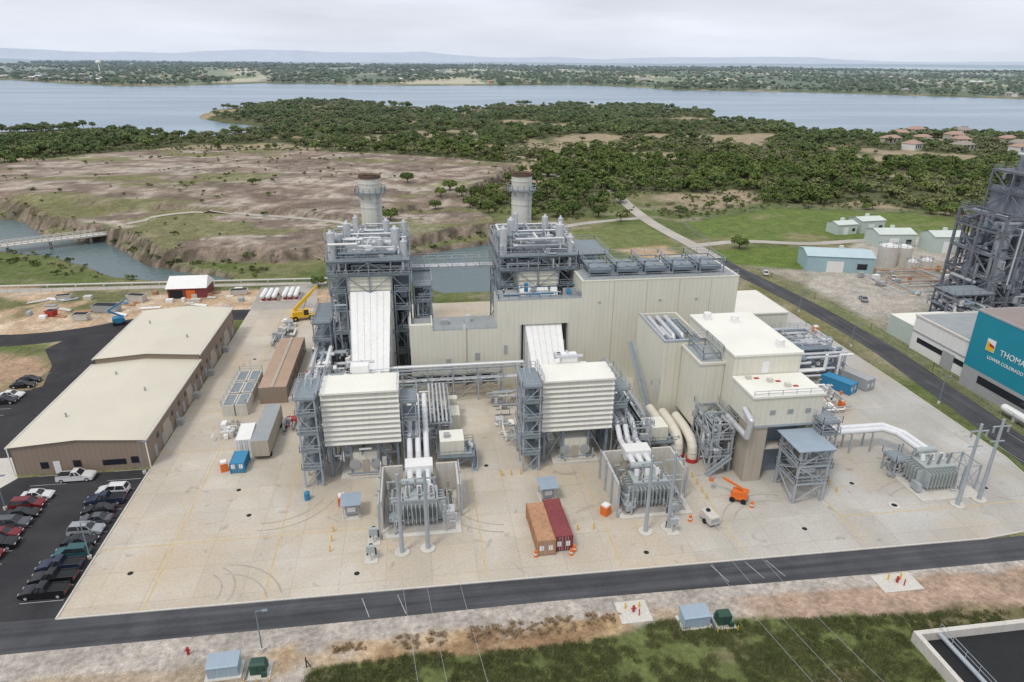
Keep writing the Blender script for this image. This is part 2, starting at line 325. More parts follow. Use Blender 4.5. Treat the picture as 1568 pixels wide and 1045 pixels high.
# right side yards
d=sdf([(113,215),(118,190),(120,140),(116,100),(114,60),(300,60),(300,235),(190,252),(150,222)],X+4*(f2-.5),Y)
col=lay(col,(.42,.39,.345),ss(2,-2,d)); col=lay(col,(.31,.285,.23),ss(2,-2,d)*ss(.5,.62,f1))
col=lay(col,(.17,.185,.085),ss(2,-2,sdf([(112,185),(119,180),(119,120),(114,60),(109,60)],X,Y))*ss(.35,.5,f2))
# fields
d=sdf(FIELD,X,Y); col=lay(col,(.13,.18,.05),ss(1,-3,d)*(.7+.3*f2)); col=lay(col,(.24,.215,.12),ss(1,-3,d)*ss(.50,.62,f1)*.7)
d=sdf([(104,213),(104,232),(142,232),(150,205),(125,203)],X,Y); col=lay(col,(.125,.175,.045),ss(1,-2,d))
d=sdf([(60,268),(97,276),(98,225),(75,218),(48,225)],X,Y); col=lay(col,(.155,.18,.07),ss(1,-2,d)); col=lay(col,(.42,.31,.20),ss(2,-2,sdf([(72,236),(92,240),(93,226),(80,222)],X,Y)))
col=lay(col,(.42,.36,.28),ss(1,-2,sdf([(50,262),(62,266),(60,222),(40,214),(34,214)],X,Y))*.8)
# foreground strip
ny=Y+2.2*(f2-.5)+1.2*(f4-.5)
fg=(Y<68.5)&(Y>30)
col[fg]=C(.41,.375,.335)
m_=fg*ss(63.9,62.9,ny)*ss(-22,-17,X)*ss(34,26,X); col=lay(col,(.42,.30,.175),m_*ss(.40,.56,.5*f5+.5*f2)); col=lay(col,(.24,.155,.09),m_*ss(.55,.66,f2)*.8)
m_=fg*ss(64.6,63.6,ny)*ss(36,44,X+3*f2); col=lay(col,(.38,.28,.21),m_)
m_=fg*ss(63.2,61.5,ny)*ss(-19,-24,X); col=lay(col,(.40,.325,.24),m_); col=lay(col,(.30,.25,.17),m_*ss(.5,.6,f5)*.7)
GLX=[-60,-19,-14,0,10,22,28,34,46,60,90];GLY=[40,40,60,60.5,59.6,60,61.8,60.6,59.6,58.6,57.8]
gl=np.interp(X,GLX,GLY)
m_=fg*ss(gl+.5,gl-.5,ny); col=lay(col,(.125,.15,.055),m_); col=lay(col,(.25,.20,.125),m_*ss(.50,.62,f1)); col=lay(col,(.25,.215,.14),m_*ss(.55,.65,f5)*.6);col=lay(col,(.08,.105,.035),m_*ss(.5,.7,f2)*.6)
m_=fg*ss(-22,-27,X)*ss(60.5,59.5,ny); col=lay(col,(.21,.19,.11),m_*.8)
# banks and cliffs from slope
gyz,gxz=np.gradient(Z,gy,gx); sl=np.sqrt(gyz**2+gxz**2)
cl=ss(.35,1.0,sl)*(Y<560); col=lay(col,(.26,.21,.165),cl); col=lay(col,(.10,.085,.065),cl*ss(.45,.58,f4))
col=lay(col,(.12,.15,.055),ss(7,1.5,dc)*(1-cl)*ss(.3,.5,f2)*.8)
# far land
fm=ss(0,80,Y-far)
col=lay(col,(.19,.235,.15),fm); col=lay(col,(.45,.43,.33),fm*ss(.57,.66,fbm(X,Y*.35,150,60))); col=lay(col,(.13,.17,.12),fm*ss(.5,.6,fbm(X,Y*.4,320,61)))
hz=(ss(700,9000,np.hypot(X,Y))*.95)[...,None]; col=col*(1-hz)+C(.40,.48,.55)*hz  # aerial haze painted into the ground colour, stronger with distance from the origin
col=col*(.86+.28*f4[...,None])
me=bpy.data.meshes.new('ground')
me.vertices.add(X.size); me.vertices.foreach_set('co',np.stack([X,Y,Z],-1).astype(np.float32).ravel())
idx=np.arange(X.size).reshape(X.shape); q=np.stack([idx[:-1,:-1],idx[:-1,1:],idx[1:,1:],idx[1:,:-1]],-1).reshape(-1,4)
me.loops.add(q.size); me.loops.foreach_set('vertex_index',q.ravel().astype(np.int32)); me.polygons.add(len(q)); me.polygons.foreach_set('loop_start',np.arange(0,q.size,4,dtype=np.int32))
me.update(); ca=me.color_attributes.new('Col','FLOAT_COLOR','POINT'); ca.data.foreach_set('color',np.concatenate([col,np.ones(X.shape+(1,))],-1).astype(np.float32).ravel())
me.polygons.foreach_set('use_smooth',np.ones(len(q),bool))
gm=bpy.data.materials.new('terrain_soil_grass_rock'); nt=nodes(gm);L=nt.links.new
out=N(nt,'ShaderNodeOutputMaterial');p=N(nt,'ShaderNodeBsdfPrincipled');L(p.outputs[0],out.inputs[0]);p.inputs['Roughness'].default_value=.95;p.inputs['Specular IOR Level'].default_value=.1
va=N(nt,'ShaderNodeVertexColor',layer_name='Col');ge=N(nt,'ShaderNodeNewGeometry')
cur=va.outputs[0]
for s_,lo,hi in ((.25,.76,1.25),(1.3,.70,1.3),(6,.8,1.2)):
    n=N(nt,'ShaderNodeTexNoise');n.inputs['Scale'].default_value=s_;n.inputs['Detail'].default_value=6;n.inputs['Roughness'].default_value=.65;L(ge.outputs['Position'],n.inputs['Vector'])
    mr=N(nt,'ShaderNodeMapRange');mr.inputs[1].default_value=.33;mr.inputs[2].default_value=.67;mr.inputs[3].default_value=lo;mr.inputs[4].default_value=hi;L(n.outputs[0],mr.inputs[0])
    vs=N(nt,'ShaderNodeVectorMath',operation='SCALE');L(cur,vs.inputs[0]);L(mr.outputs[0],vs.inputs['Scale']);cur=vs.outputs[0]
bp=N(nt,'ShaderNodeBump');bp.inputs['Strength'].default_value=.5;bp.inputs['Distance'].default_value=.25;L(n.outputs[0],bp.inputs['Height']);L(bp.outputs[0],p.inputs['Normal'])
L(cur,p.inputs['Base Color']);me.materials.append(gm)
go=bpy.data.objects.new('ground',me);COL.objects.link(go)
# water
wm=bpy.data.materials.new('lake_water');nt=nodes(wm);L=nt.links.new
out=N(nt,'ShaderNodeOutputMaterial');p=N(nt,'ShaderNodeBsdfPrincipled');L(p.outputs[0],out.inputs[0])
p.inputs['Roughness'].default_value=.25;p.inputs['IOR'].default_value=1.33
ge=N(nt,'ShaderNodeNewGeometry');n=N(nt,'ShaderNodeTexNoise');n.inputs['Scale'].default_value=.5;n.inputs['Detail'].default_value=5;L(ge.outputs['Position'],n.inputs['Vector'])
bp=N(nt,'ShaderNodeBump');bp.inputs['Strength'].default_value=.6;bp.inputs['Distance'].default_value=.5;L(n.outputs[0],bp.inputs['Height']);L(bp.outputs[0],p.inputs['Normal'])
mpw=N(nt,'ShaderNodeMapping');mpw.inputs['Scale'].default_value=(.4,1.6,1);L(ge.outputs['Position'],mpw.inputs[0])
n2=N(nt,'ShaderNodeTexNoise');n2.inputs['Scale'].default_value=.006;n2.inputs['Detail'].default_value=6;L(mpw.outputs[0],n2.inputs['Vector'])
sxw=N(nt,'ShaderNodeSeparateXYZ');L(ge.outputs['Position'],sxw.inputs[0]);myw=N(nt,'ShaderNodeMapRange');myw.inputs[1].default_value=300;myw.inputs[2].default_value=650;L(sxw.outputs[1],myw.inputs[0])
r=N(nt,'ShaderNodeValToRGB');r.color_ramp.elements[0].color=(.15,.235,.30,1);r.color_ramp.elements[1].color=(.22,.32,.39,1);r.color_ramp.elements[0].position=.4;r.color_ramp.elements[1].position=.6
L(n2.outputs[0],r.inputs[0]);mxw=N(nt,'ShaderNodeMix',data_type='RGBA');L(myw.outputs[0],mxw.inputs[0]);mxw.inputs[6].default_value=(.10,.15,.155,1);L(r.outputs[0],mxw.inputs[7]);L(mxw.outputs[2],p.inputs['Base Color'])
sheet('lake_water',[(-9000,190),(9000,190),(9000,6000),(-9000,6000)],-2.0,wm)
# hills
hm=mat('hazy_hill',(.30,.375,.44),.95,.08,.002,fine=.01); hm2=mat('far_hazy_hill',(.42,.485,.575),.95,.05,.002,fine=.01)  # pale blue haze is painted into both hill colours
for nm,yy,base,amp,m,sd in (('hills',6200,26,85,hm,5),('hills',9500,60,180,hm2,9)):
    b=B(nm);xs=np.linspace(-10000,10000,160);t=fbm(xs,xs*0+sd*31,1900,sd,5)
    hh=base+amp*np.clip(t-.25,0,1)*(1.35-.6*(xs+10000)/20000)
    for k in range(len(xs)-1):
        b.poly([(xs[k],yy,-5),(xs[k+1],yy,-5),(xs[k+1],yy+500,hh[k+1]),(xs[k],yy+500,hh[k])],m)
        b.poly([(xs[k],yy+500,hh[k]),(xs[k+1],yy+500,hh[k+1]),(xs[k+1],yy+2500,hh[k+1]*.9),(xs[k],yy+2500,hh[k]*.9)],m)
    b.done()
# ------------------------------------------------------------------ foliage
def leafmat(name,c1,c2):
    m=bpy.data.materials.new(name);nt=nodes(m);L=nt.links.new
    out=N(nt,'ShaderNodeOutputMaterial');p=N(nt,'ShaderNodeBsdfPrincipled');L(p.outputs[0],out.inputs[0]);p.inputs['Roughness'].default_value=.85;p.inputs['Specular IOR Level'].default_value=.12
    oi=N(nt,'ShaderNodeObjectInfo');ge=N(nt,'ShaderNodeNewGeometry')
    n=N(nt,'ShaderNodeTexNoise');n.inputs['Scale'].default_value=.35;n.inputs['Detail'].default_value=4;L(ge.outputs['Position'],n.inputs['Vector'])
    n2=N(nt,'ShaderNodeTexNoise');n2.inputs['Scale'].default_value=.02;n2.inputs['Detail'].default_value=3;L(ge.outputs['Position'],n2.inputs['Vector'])
    a=N(nt,'ShaderNodeMath',operation='ADD');L(n.outputs[0],a.inputs[0]);L(n2.outputs[0],a.inputs[1])
    a2=N(nt,'ShaderNodeMath',operation='MULTIPLY_ADD');L(oi.outputs['Random'],a2.inputs[0]);a2.inputs[1].default_value=.5;L(a.outputs[0],a2.inputs[2])
    mr=N(nt,'ShaderNodeMapRange');mr.inputs[1].default_value=.85;mr.inputs[2].default_value=1.65;L(a2.outputs[0],mr.inputs[0])
    mx=N(nt,'ShaderNodeMix',data_type='RGBA');L(mr.outputs[0],mx.inputs[0]);mx.inputs[6].default_value=(*c1,1);mx.inputs[7].default_value=(*c2,1)
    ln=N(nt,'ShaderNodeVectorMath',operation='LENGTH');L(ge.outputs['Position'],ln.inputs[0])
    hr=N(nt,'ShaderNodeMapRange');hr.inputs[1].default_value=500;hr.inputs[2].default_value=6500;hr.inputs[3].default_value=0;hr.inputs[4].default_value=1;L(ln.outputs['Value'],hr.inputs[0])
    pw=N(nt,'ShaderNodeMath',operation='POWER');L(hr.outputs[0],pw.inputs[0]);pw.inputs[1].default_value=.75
    hx=N(nt,'ShaderNodeMix',data_type='RGBA');L(pw.outputs[0],hx.inputs[0]);L(mx.outputs[2],hx.inputs[6]);hx.inputs[7].default_value=(.38,.46,.52,1)  # pale haze tint painted into the leaf colour by distance, no real atmosphere
    L(hx.outputs[2],p.inputs['Base Color']);return m
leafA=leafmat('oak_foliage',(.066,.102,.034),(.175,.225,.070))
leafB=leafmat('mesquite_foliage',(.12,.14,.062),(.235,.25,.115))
def treemesh(name,seed,R=3.6,H=6.0,blobs=16,per=26,leaf=None,ls=.55):
    leaf=leaf or leafA
    r=random.Random(seed);b=B(name)
    th=H*.45;b.cyl((0,0,-1.0),(0,0,th),.28*R/3.6,trunkm,6,.16*R/3.6)
    for i in range(5):
        a=r.uniform(0,6.28);b.cyl((0,0,th*r.uniform(.5,.9)),(math.cos(a)*R*.6,math.sin(a)*R*.6,th+r.uniform(.05,.27)*H),.12*R/3.6,trunkm,5,.05)
    vs=[];fs=[]
    for i in range(blobs):
        a=r.uniform(0,6.28);d=R*.78*math.sqrt(r.random());cz=H*.62+ (H*.30)*(1-(d/R)**2)*r.uniform(.2,1.1)-H*.22*r.random()
        c=Vector((math.cos(a)*d,math.sin(a)*d,cz));br=R*r.uniform(.25,.42)
        for k in range(per):
            n=Vector((r.gauss(0,1),r.gauss(0,1),r.gauss(.35,.9))).normalized();pz=c+Vector((n.x*br,n.y*br,n.z*br*.75))*r.uniform(.7,1.05)
            nn=(n+Vector((r.gauss(0,.45),r.gauss(0,.45),r.gauss(0,.45)))).normalized();t=nn.cross(Vector((r.gauss(0,1),r.gauss(0,1),r.gauss(0,1)))).normalized();u=nn.cross(t)
            s=ls*r.uniform(.6,1.3);o=len(vs)
            vs+= [tuple(pz+t*s),tuple(pz+u*s*.8),tuple(pz-t*s*.9),tuple(pz-u*s*.7)];fs.append((o,o+1,o+2,o+3))
    b.add(vs,fs,leaf);return b
def coll(name,builders):
    c=bpy.data.collections.new(name)
    for b in builders:
        ob=b.done();COL.objects.unlink(ob);c.objects.link(ob)
    return c
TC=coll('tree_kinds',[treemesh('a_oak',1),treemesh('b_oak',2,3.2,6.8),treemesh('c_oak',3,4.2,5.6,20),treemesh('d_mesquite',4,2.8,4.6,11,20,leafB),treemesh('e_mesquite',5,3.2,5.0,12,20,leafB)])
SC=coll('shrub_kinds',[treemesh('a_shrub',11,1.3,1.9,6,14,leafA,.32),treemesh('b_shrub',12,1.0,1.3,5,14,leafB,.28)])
def scatter(name,P,cl):
    me=bpy.data.meshes.new(name);P=np.array(P,float);me.vertices.add(len(P));me.vertices.foreach_set('co',P[:,:3].astype(np.float32).ravel())
    for nm,t,c in (('sc','FLOAT',3),('ro','FLOAT',4)):
        a=me.attributes.new(nm,t,'POINT');a.data.foreach_set('value',P[:,c].astype(np.float32))
    a=me.attributes.new('vi','INT','POINT');a.data.foreach_set('value',P[:,5].astype(np.int32))
    ob=bpy.data.objects.new(name,me);COL.objects.link(ob)
    ng=bpy.data.node_groups.new(name,'GeometryNodeTree');ng.interface.new_socket('Geometry',in_out='INPUT',socket_type='NodeSocketGeometry');ng.interface.new_socket('Geometry',in_out='OUTPUT',socket_type='NodeSocketGeometry')
    gi=ng.nodes.new('NodeGroupInput');gO=ng.nodes.new('NodeGroupOutput');ip=ng.nodes.new('GeometryNodeInstanceOnPoints');ci=ng.nodes.new('GeometryNodeCollectionInfo')
    ci.inputs['Collection'].default_value=cl;ci.inputs['Separate Children'].default_value=True;ci.inputs['Reset Children'].default_value=True
    def na(n,t):
        k=ng.nodes.new('GeometryNodeInputNamedAttribute');k.data_type=t;k.inputs['Name'].default_value=n
        return [o for o in k.outputs if o.enabled and o.name=='Attribute'][0]
    cx=ng.nodes.new('ShaderNodeCombineXYZ');K=ng.links.new
    K(gi.outputs[0],ip.inputs['Points']);K(ci.outputs[0],ip.inputs['Instance']);ip.inputs['Pick Instance'].default_value=True
    K(na('vi','INT'),ip.inputs['Instance Index']);K(na('ro','FLOAT'),cx.inputs[2]);K(cx.outputs[0],ip.inputs['Rotation']);K(na('sc','FLOAT'),ip.inputs['Scale']);K(ip.outputs[0],gO.inputs[0])
    md=ob.modifiers.new('scatter','NODES');md.node_group=ng;return ob
rs=np.random.RandomState(3)
def cand(n,x0,x1,y0,y1): return rs.uniform(x0,x1,n),rs.uniform(y0,y1,n)
def pack(x,y,z,s,k,nv): return np.stack([x,y,z-.15,s,rs.uniform(0,6.28,len(x)),k],-1)
def inview(x,y): # only the parts of the land that can be seen from around the photograph's position
    a=np.arctan2(x,y);return np.abs(a-math.radians(8.2))<math.radians(43)
x,y=cand(46000,-520,760,255,1240);k=inview(x,y);x,y=x[k],y[k]
z,dl_,dr_,dc_,fa_,lk_=height(x,y);fo=sdf(FOREST,x,y);g=fbm(x,y,55,50);g2=fbm(x,y,18,51)
k=(fo<0)&(dl_<-5)&(lk_<.05)&(z>-1)&(g<.62)&(rs.rand(len(x))<.54+1.0*(g2-.47));x,y,z=x[k],y[k],z[k]
g3=fbm(x,y,80,57)
vi=np.where(rs.rand(len(x))<np.clip((g3-.35)*2.6,.05,.85),rs.choice([3,4],len(x)),rs.choice(3,len(x)))
scatter('forest_trees',pack(x,y,z,rs.uniform(.55,1.25,len(x)),vi,5),TC)
x,y=cand(26000,-330,280,205,560);k=inview(x,y);x,y=x[k],y[k];z,dl_,dr_,dc_,fa_,lk_=height(x,y);g=fbm(x,y,26,70)
ok=(z>-1.2)&(sdf(FIELD,x,y)>2)&(sdf([(34,213),(30,260),(100,300),(150,240),(260,250),(260,200),(60,190)],x,y)>0)
k=ok&(((dr_<-3)&(g>.50)&(rs.rand(len(x))<.05))|((np.abs(dr_)<3)&(rs.rand(len(x))<.22))|((dr_>=0)&(np.abs(dc_)<14)&(rs.rand(len(x))<.4))|((dr_>=0)&(y>255)&(g>.45)&(rs.rand(len(x))<.5)))&(y>214)
x,y,z=x[k],y[k],z[k];scatter('shrubs',pack(x,y,z,rs.uniform(.3,1.2,len(x)),rs.choice(2,len(x)),2),SC)
x,y=cand(2500,-330,330,225,420);k=inview(x,y);x,y=x[k],y[k];z,dl_,dr_,dc_,fa_,lk_=height(x,y);g=fbm(x,y,30,71)
k=(z>-1)&(sdf(FIELD,x,y)>5)&(sdf([(34,205),(48,262),(95,285),(96,300),(108,300),(112,270),(112,240),(160,240),(190,262),(260,262),(260,150),(60,180)],x,y)>0)&(dc_>4)&(((dr_>2)&(g>.5)&(y>262)))&(rs.rand(len(x))<.8)
x,y,z=x[k],y[k],z[k];scatter('woodland_edge_trees',pack(x,y,z,rs.uniform(.5,.95,len(x)),rs.choice(5,len(x)),5),TC)
x=rs.uniform(-2300,3000,16000);y=np.interp(x,FARX,FARY)+15+3400*rs.rand(16000)**1.6;k=inview(x,y);x,y=x[k],y[k];z=height(x,y)[0];g=fbm(x,y*.4,150,60);k=(g<.60)&(z>0);x,y,z=x[k],y[k],z[k]
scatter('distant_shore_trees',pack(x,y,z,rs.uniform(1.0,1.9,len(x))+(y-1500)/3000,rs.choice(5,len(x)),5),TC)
def house(b,x,y,z,w,d,h,a,mw,mr):
    c,s=math.cos(a),math.sin(a);T=lambda u,v,k:(x+u*c-v*s,y+u*s+v*c,z+k)
    A=[T(-w/2,-d/2,-1),T(w/2,-d/2,-1),T(w/2,d/2,-1),T(-w/2,d/2,-1),T(-w/2,-d/2,h),T(w/2,-d/2,h),T(w/2,d/2,h),T(-w/2,d/2,h)]
    b.add(A,[(0,1,5,4),(1,2,6,5),(2,3,7,6),(3,0,4,7)],mw)
    o=.5;Rf=[T(-w/2-o,-d/2-o,h-.1),T(w/2+o,-d/2-o,h-.1),T(w/2+o,d/2+o,h-.1),T(-w/2-o,d/2+o,h-.1),T(-w/2+d*.3,0,h+d*.24),T(w/2-d*.3,0,h+d*.24)]
    b.add(Rf,[(0,1,5,4),(2,3,4,5),(1,2,5),(3,0,4)],mr)
    for u in (-.3,0,.3): b.add([T(w*u-.8,-d/2-.02,.9),T(w*u+.8,-d/2-.02,.9),T(w*u+.8,-d/2-.02,h-.5),T(w*u-.8,-d/2-.02,h-.5)],[(0,1,2,3)],glass)
hw=[mat('house_white',(.66,.66,.62)),mat('house_tan',(.5,.44,.36)),mat('house_stone',(.44,.41,.36))];hr=[mat('roof_terracotta',(.38,.26,.21)),mat('roof_grey_shingle',(.32,.34,.36)),mat('roof_brown_shingle',(.30,.26,.23)),mat('roof_pale_metal',(.6,.62,.64))]
b=B('lakeside_town_houses');R=random.Random(5)
for i in range(210):
    x=R.uniform(-1900,2400);fy=float(np.interp(x,FARX,FARY));y=fy+40+ (R.random()**2.0)*1400
    if i<50: x=R.uniform(-1400,-800);y=float(np.interp(x,FARX,FARY))+R.uniform(40,260)
    z=hz1(x,y)
    if z<-1: continue
    k=R.uniform(.8,1.5);house(b,x,y,z+1,12*k,9*k,4.5*k,R.uniform(-.6,.6),R.choice(hw),R.choice(hr+hr[1:3]))
b.done()
for i,(x,y) in enumerate([(395,540),(412,520),(430,548),(452,530),(470,560),(420,490),(455,475),(480,500),(500,535),(440,590),(470,610),(510,600),(385,500)]):
    b=B('lakeside_house');house(b,0,0,0,R.uniform(11,18),R.uniform(8,11),4.4,R.uniform(-.5,.5),R.choice(hw),hr[(i*2)%4 if i%3 else 0]);b.done((x,y,hz1(x,y)+.6))
b=B('water_tower');b.cyl((0,0,0),(0,0,34),2,white,12);b.ball((0,0,40),9,white,16,10,.7);b.done((-1130,2900,5))
# ------------------------------------------------------------------ site ground
sheet('concrete_yard',[(-46,71.6),(80,70.4),(88,71.3),(94,74),(98.5,80),(100.8,90),(101.5,120),(101,184),(-46,184)],.03,conc)
sheet('front_road',[(-130,65.5),(-60,66.7),(-10,66.5),(14,66.6),(58,65.8),(140,65),(140,70.0),(81,70.35),(12,71.4),(-46,71.9),(-130,73)],.02,asph)
road('side_road',[(84,64),(96,70),(103,80),(106.5,95),(109,120),(110.5,140),(109.5,165),(107.5,185),(104.5,205),(103.5,222)],6.6,.016,asphy)
road('gravel_road',[(103.5,220),(102.5,240),(100.5,262),(99.5,286),(101,320),(104,350),(98,372),(84,400),(66,415)],5.6,.14,oldroad,drape=True)
road('gravel_road',[(103,238),(125,242),(148,236),(175,238),(205,232),(260,226)],4.5,.10,oldroad)
road('gravel_road',[(99.5,287),(85,284),(68,278),(48,266),(40,255),(40,225)],4.0,.12,oldroad)
road('gravel_road',[(102.5,225),(92,224),(76,217),(62,206),(58,190)],4.5,.06,oldroad)
road('sand_track',[(66,415),(90,440),(80,470),(60,500)],6,.6,mat('sand',(.46,.37,.24),.9,.15,.3),drape=True)
sheet('parking_lot',[(-125,72),(-46.05,71.9),(-46.05,105.2),(-67.5,105.2),(-67.5,178),(-74,178),(-86,168),(-88,162),(-82,152),(-79,141),(-86,137),(-125,134)],.008,lotm)
road('curved_drive',[(-150,168),(-118,170),(-98,169),(-84,172),(-72,178),(-58,181),(-46,181)],8,.024,lotm)
sheet('gravel_path',[(-150,209),(-75,207.5),(-28,206),(-28,208.5),(-75,210.5),(-150,213)],.02,oldroad)
b=B('yard_joint_lines')
for x in (-36,-21.5,7.2,25.8,43.7,62):
    b.box(x-.10,71.8,.030,x+.10,184 if x<0 else 96,.036,jointm)
for y,x0,x1 in ((84.5,-46,-8),(110.3,-46,-18),(78,62,98),(125,-46,-36)): b.box(x0,y-.09,.030,x1,y+.09,.0365,jointm)
b.done()
b=B('tyre_marks');R=random.Random(12)
for cx,cy,rr,a0,a1 in ((-28,70,9.0,.3,1.5),(-28,70,7.2,.3,1.5),(-31,74,5.4,-.4,1.0),(-31,74,3.8,-.4,1.0),(52,76,9,1.2,2.8),(52,76,7.3,1.2,2.8),(80,72,14,.9,2.2),(80,72,12.2,.9,2.2),(12,92,11,3.4,4.6),(12,92,9.3,3.4,4.6),(-24,96,10,4.6,5.9),(-24,96,8.3,4.6,5.9)):
    n=16
    for i in range(n):
        t0=a0+(a1-a0)*i/n;t1=a0+(a1-a0)*(i+1)/n;w_=.22
        P=[(cx+(rr+s*w_/2)*math.cos(t),cy+(rr+s*w_/2)*math.sin(t)) for s,t in ((-1,t0),(1,t0),(1,t1),(-1,t1))]
        if min(p[1] for p in P)>71.8: b.poly([(p[0],p[1],.041+.0015*(rr%2)) for p in P],tyrem)
b.done()
b=B('kerb');
for (x0,y0),(x1,y1) in (((-46,71.6),(80,70.4)),((80,70.4),(88,71.3)),((88,71.3),(94,74)),((94,74),(98.5,80)),((98.5,80),(100.8,90)),((100.8,90),(101.5,120)),((101.5,120),(101,184)),((-46,71.6),(-46,105))):
    b.beam((x0,y0,.05),(x1,y1,.05),.22,lcon,.2)
b.done()
b=B('parking_bay_lines')
for i in range(12):
    y=75+i*2.75; b.box(-51.8,y-.05,.010,-46.6,y+.05,.014,paintw); b.box(-63.4,y-.05,.010,-58,y+.05,.014,paintw)
for i in range(14):
    y=112+i*2.75; b.box(-85,y-.05,.010,-80.3,y+.05,.014,paintw)
b.done()
b=B('road_marking')
for x in (-8,-3.5,39,44,47): b.poly([(x,66.9,.025),(x+.09,66.9,.025),(x-1.0,70.3,.025),(x-1.09,70.3,.025)],paintw)
b.done()
sheet('entrance_footpath',[(-125,101),(-95,103),(-75,101),(-70,98),(-66.5,105.1),(-70,112),(-95,112),(-125,110)],.018,lcon)
# ------------------------------------------------------------------ warehouse
b=B('warehouse')
def gable(b,x0,x1,y0,y1,he,hr_,mw,mr,o=.35):
    xm=(x0+x1)/2
    b.add([(x0,y0,0),(x1,y0,0),(x1,y1,0),(x0,y1,0),(x0,y0,he),(x1,y0,he),(x1,y1,he),(x0,y1,he),(xm,y0,hr_),(xm,y1,hr_)],[(0,1,5,8,4),(1,2,6,5),(2,3,7,9,6),(3,0,4,7)],mw)
    b.add([(x0-o,y0-o,he-.05),(x1+o,y0-o,he-.05),(x1+o,y1+o,he-.05),(x0-o,y1+o,he-.05),(xm,y0-o,hr_+.12),(xm,y1+o,hr_+.12)],[(1,2,5,4),(3,0,4,5)],mr)
    b.beam((x0-o,y0-o,he-.12),(x0-o,y1+o,he-.12),.25,lcon);b.beam((x1+o,y0-o,he-.12),(x1+o,y1+o,he-.12),.25,lcon)
gable(b,-67,-46.3,106,138.5,5.4,6.0,brown,tanroof)
gable(b,-66.6,-46.3,138.9,168,6.6,7.2,brown,tanroof)
for x in (-63,-58,-49): b.box(x,105.93,1.0,x+1.2,106,2.2,glass)
b.box(-61,105.9,0,-60,106,2.2,white);b.box(-53.5,105.93,.9,-49.8,106,1.9,glass)
for y in range(109,168,4):
    b.box(-46.3,y,0,-46.2,y+1.1,2.2,grey); b.box(-46.3,y+2,2.6,-46.22,y+3,3.4,glass)
for y in (114,128,146,158): b.box(-46.3,y,.05,-46.18,y+3.4,3.6,tan)
for y in (120,131,142,155): b.box(-46.2,y,0,-45,y+1.2,1.2,grey)
for x,y in ((-62,115),(-52,124),(-60,132),(-51,148),(-62,158)): b.cyl((x,y,5.8),(x,y,7.6 if y>138 else 6.5),.18,grey,8)
b.beam((-67.2,105.7,.0),(-67.2,105.7,5.3),.15,white);b.beam((-46.1,105.8,.0),(-46.1,105.8,5.3),.15,white)
b.done()
b=B('brown_modular_office');b.box(-32.4,127,0,-27,153.5,3.6,brown,brownroof)
for y in range(130,152,4): b.box(-27,y,1.2,-26.93,y+1.4,2.2,glass)
b.box(-26.9,127,0,-25.4,136,1.1,lcon);b.rail([(-25.5,127,1.1),(-25.5,136,1.1)])
b.box(-30.1,127,3.6,-29.5,153.5,3.75,tan);b.done()
b=B('long_grey_trailer');b.box(-29.5,105.5,.9,-26.6,119,3.9,tan,roofgrey)
for y in (107,117): 
    for x in (-29.3,-26.8): b.cyl((x-.2,y,.5),(x+.2,y,.5),.5,rubber)
b.box(-29.55,107,1.8,-29.5,110,2.8,glass);b.done()
def container(name,x,y,rz,m,L_=6.06,W=2.44,H_=2.6):
    b=B(name);b.box(-W/2,-L_/2,.12,W/2,L_/2,H_,m)
    for sx in (-1,1):
        for sy in (-1,1): b.cbox(sx*W/2,sy*L_/2,0,.18,.18,H_+.03,m)
        b.box(sx*W/2-.06,-L_/2,H_-.12,sx*W/2+.06,L_/2,H_+.04,m)
    n=int(L_/.5)
    for i in range(n):
        yy=-L_/2+.3+i*(L_-.5)/n
        for sx in (-1,1): b.box(sx*W/2-(.05 if sx<0 else 0),yy,.3,sx*W/2+(.05 if sx>0 else 0),yy+.22,H_-.2,m)
    for k in (-.6,-.25,.25,.6): b.beam((k,-L_/2-.05,.2),(k,-L_/2-.05,H_-.1),.06,steel)
    b.box(-.95,-L_/2-.03,.9,-.35,-L_/2,1.7,white);b.box(.35,-L_/2-.03,.9,.9,-L_/2,1.7,white)
    return b.done((x,y,.03),rz)
container('shipping_container',15.8,79.6,.02,rust,8.8);container('shipping_container',18.4,80.2,.02,maroon,8.8)
b=B('traffic_barrel')
b.cyl((0,0,0),(0,0,1),.3,orange,10,.22);b.cyl((0,0,.4),(0,0,.6),.275,white,10)
for x,y in ((14.4,75.2),(20,75.6),(19.4,74.9),(49.6,82),(-22,120),(-25,140),(38.8,80)): b.done((x,y,.03))
container('blue_skip_container',-31.2,104,.0,blue,4.0,2.2,1.9);container('white_storage_container',-31.6,111.5,.05,white,6)
container('blue_shipping_container',87,119,.5,blue,6.5,2.6,2.4);container('grey_shipping_container',92,120,.35,grey,6)
b=B('orange_skid');b.cbox(0,0,0,1.2,1.2,1.5,orange);b.cbox(0,0,1.5,1.0,1.0,.3,white)
for x,y in ((-33.6,103.2),(-13.3,91),(26.6,83.3),(100,150)): b.done((x,y,.03),rnd.uniform(0,1)) 
b=B('concrete_sump_tank')
for x in (-38.4,-36):
    for y in (122.5,128,133.5): b.box(x,y,0,x+2.2,y+4.8,2.4,lcon);b.box(x+.3,y+.3,2.41,x+1.9,y+4.5,2.45,grate)
b.rail([(-38.4,122.5,2.4),(-33.8,122.5,2.4),(-33.8,138.3,2.4),(-38.4,138.3,2.4)],close=True);b.done()
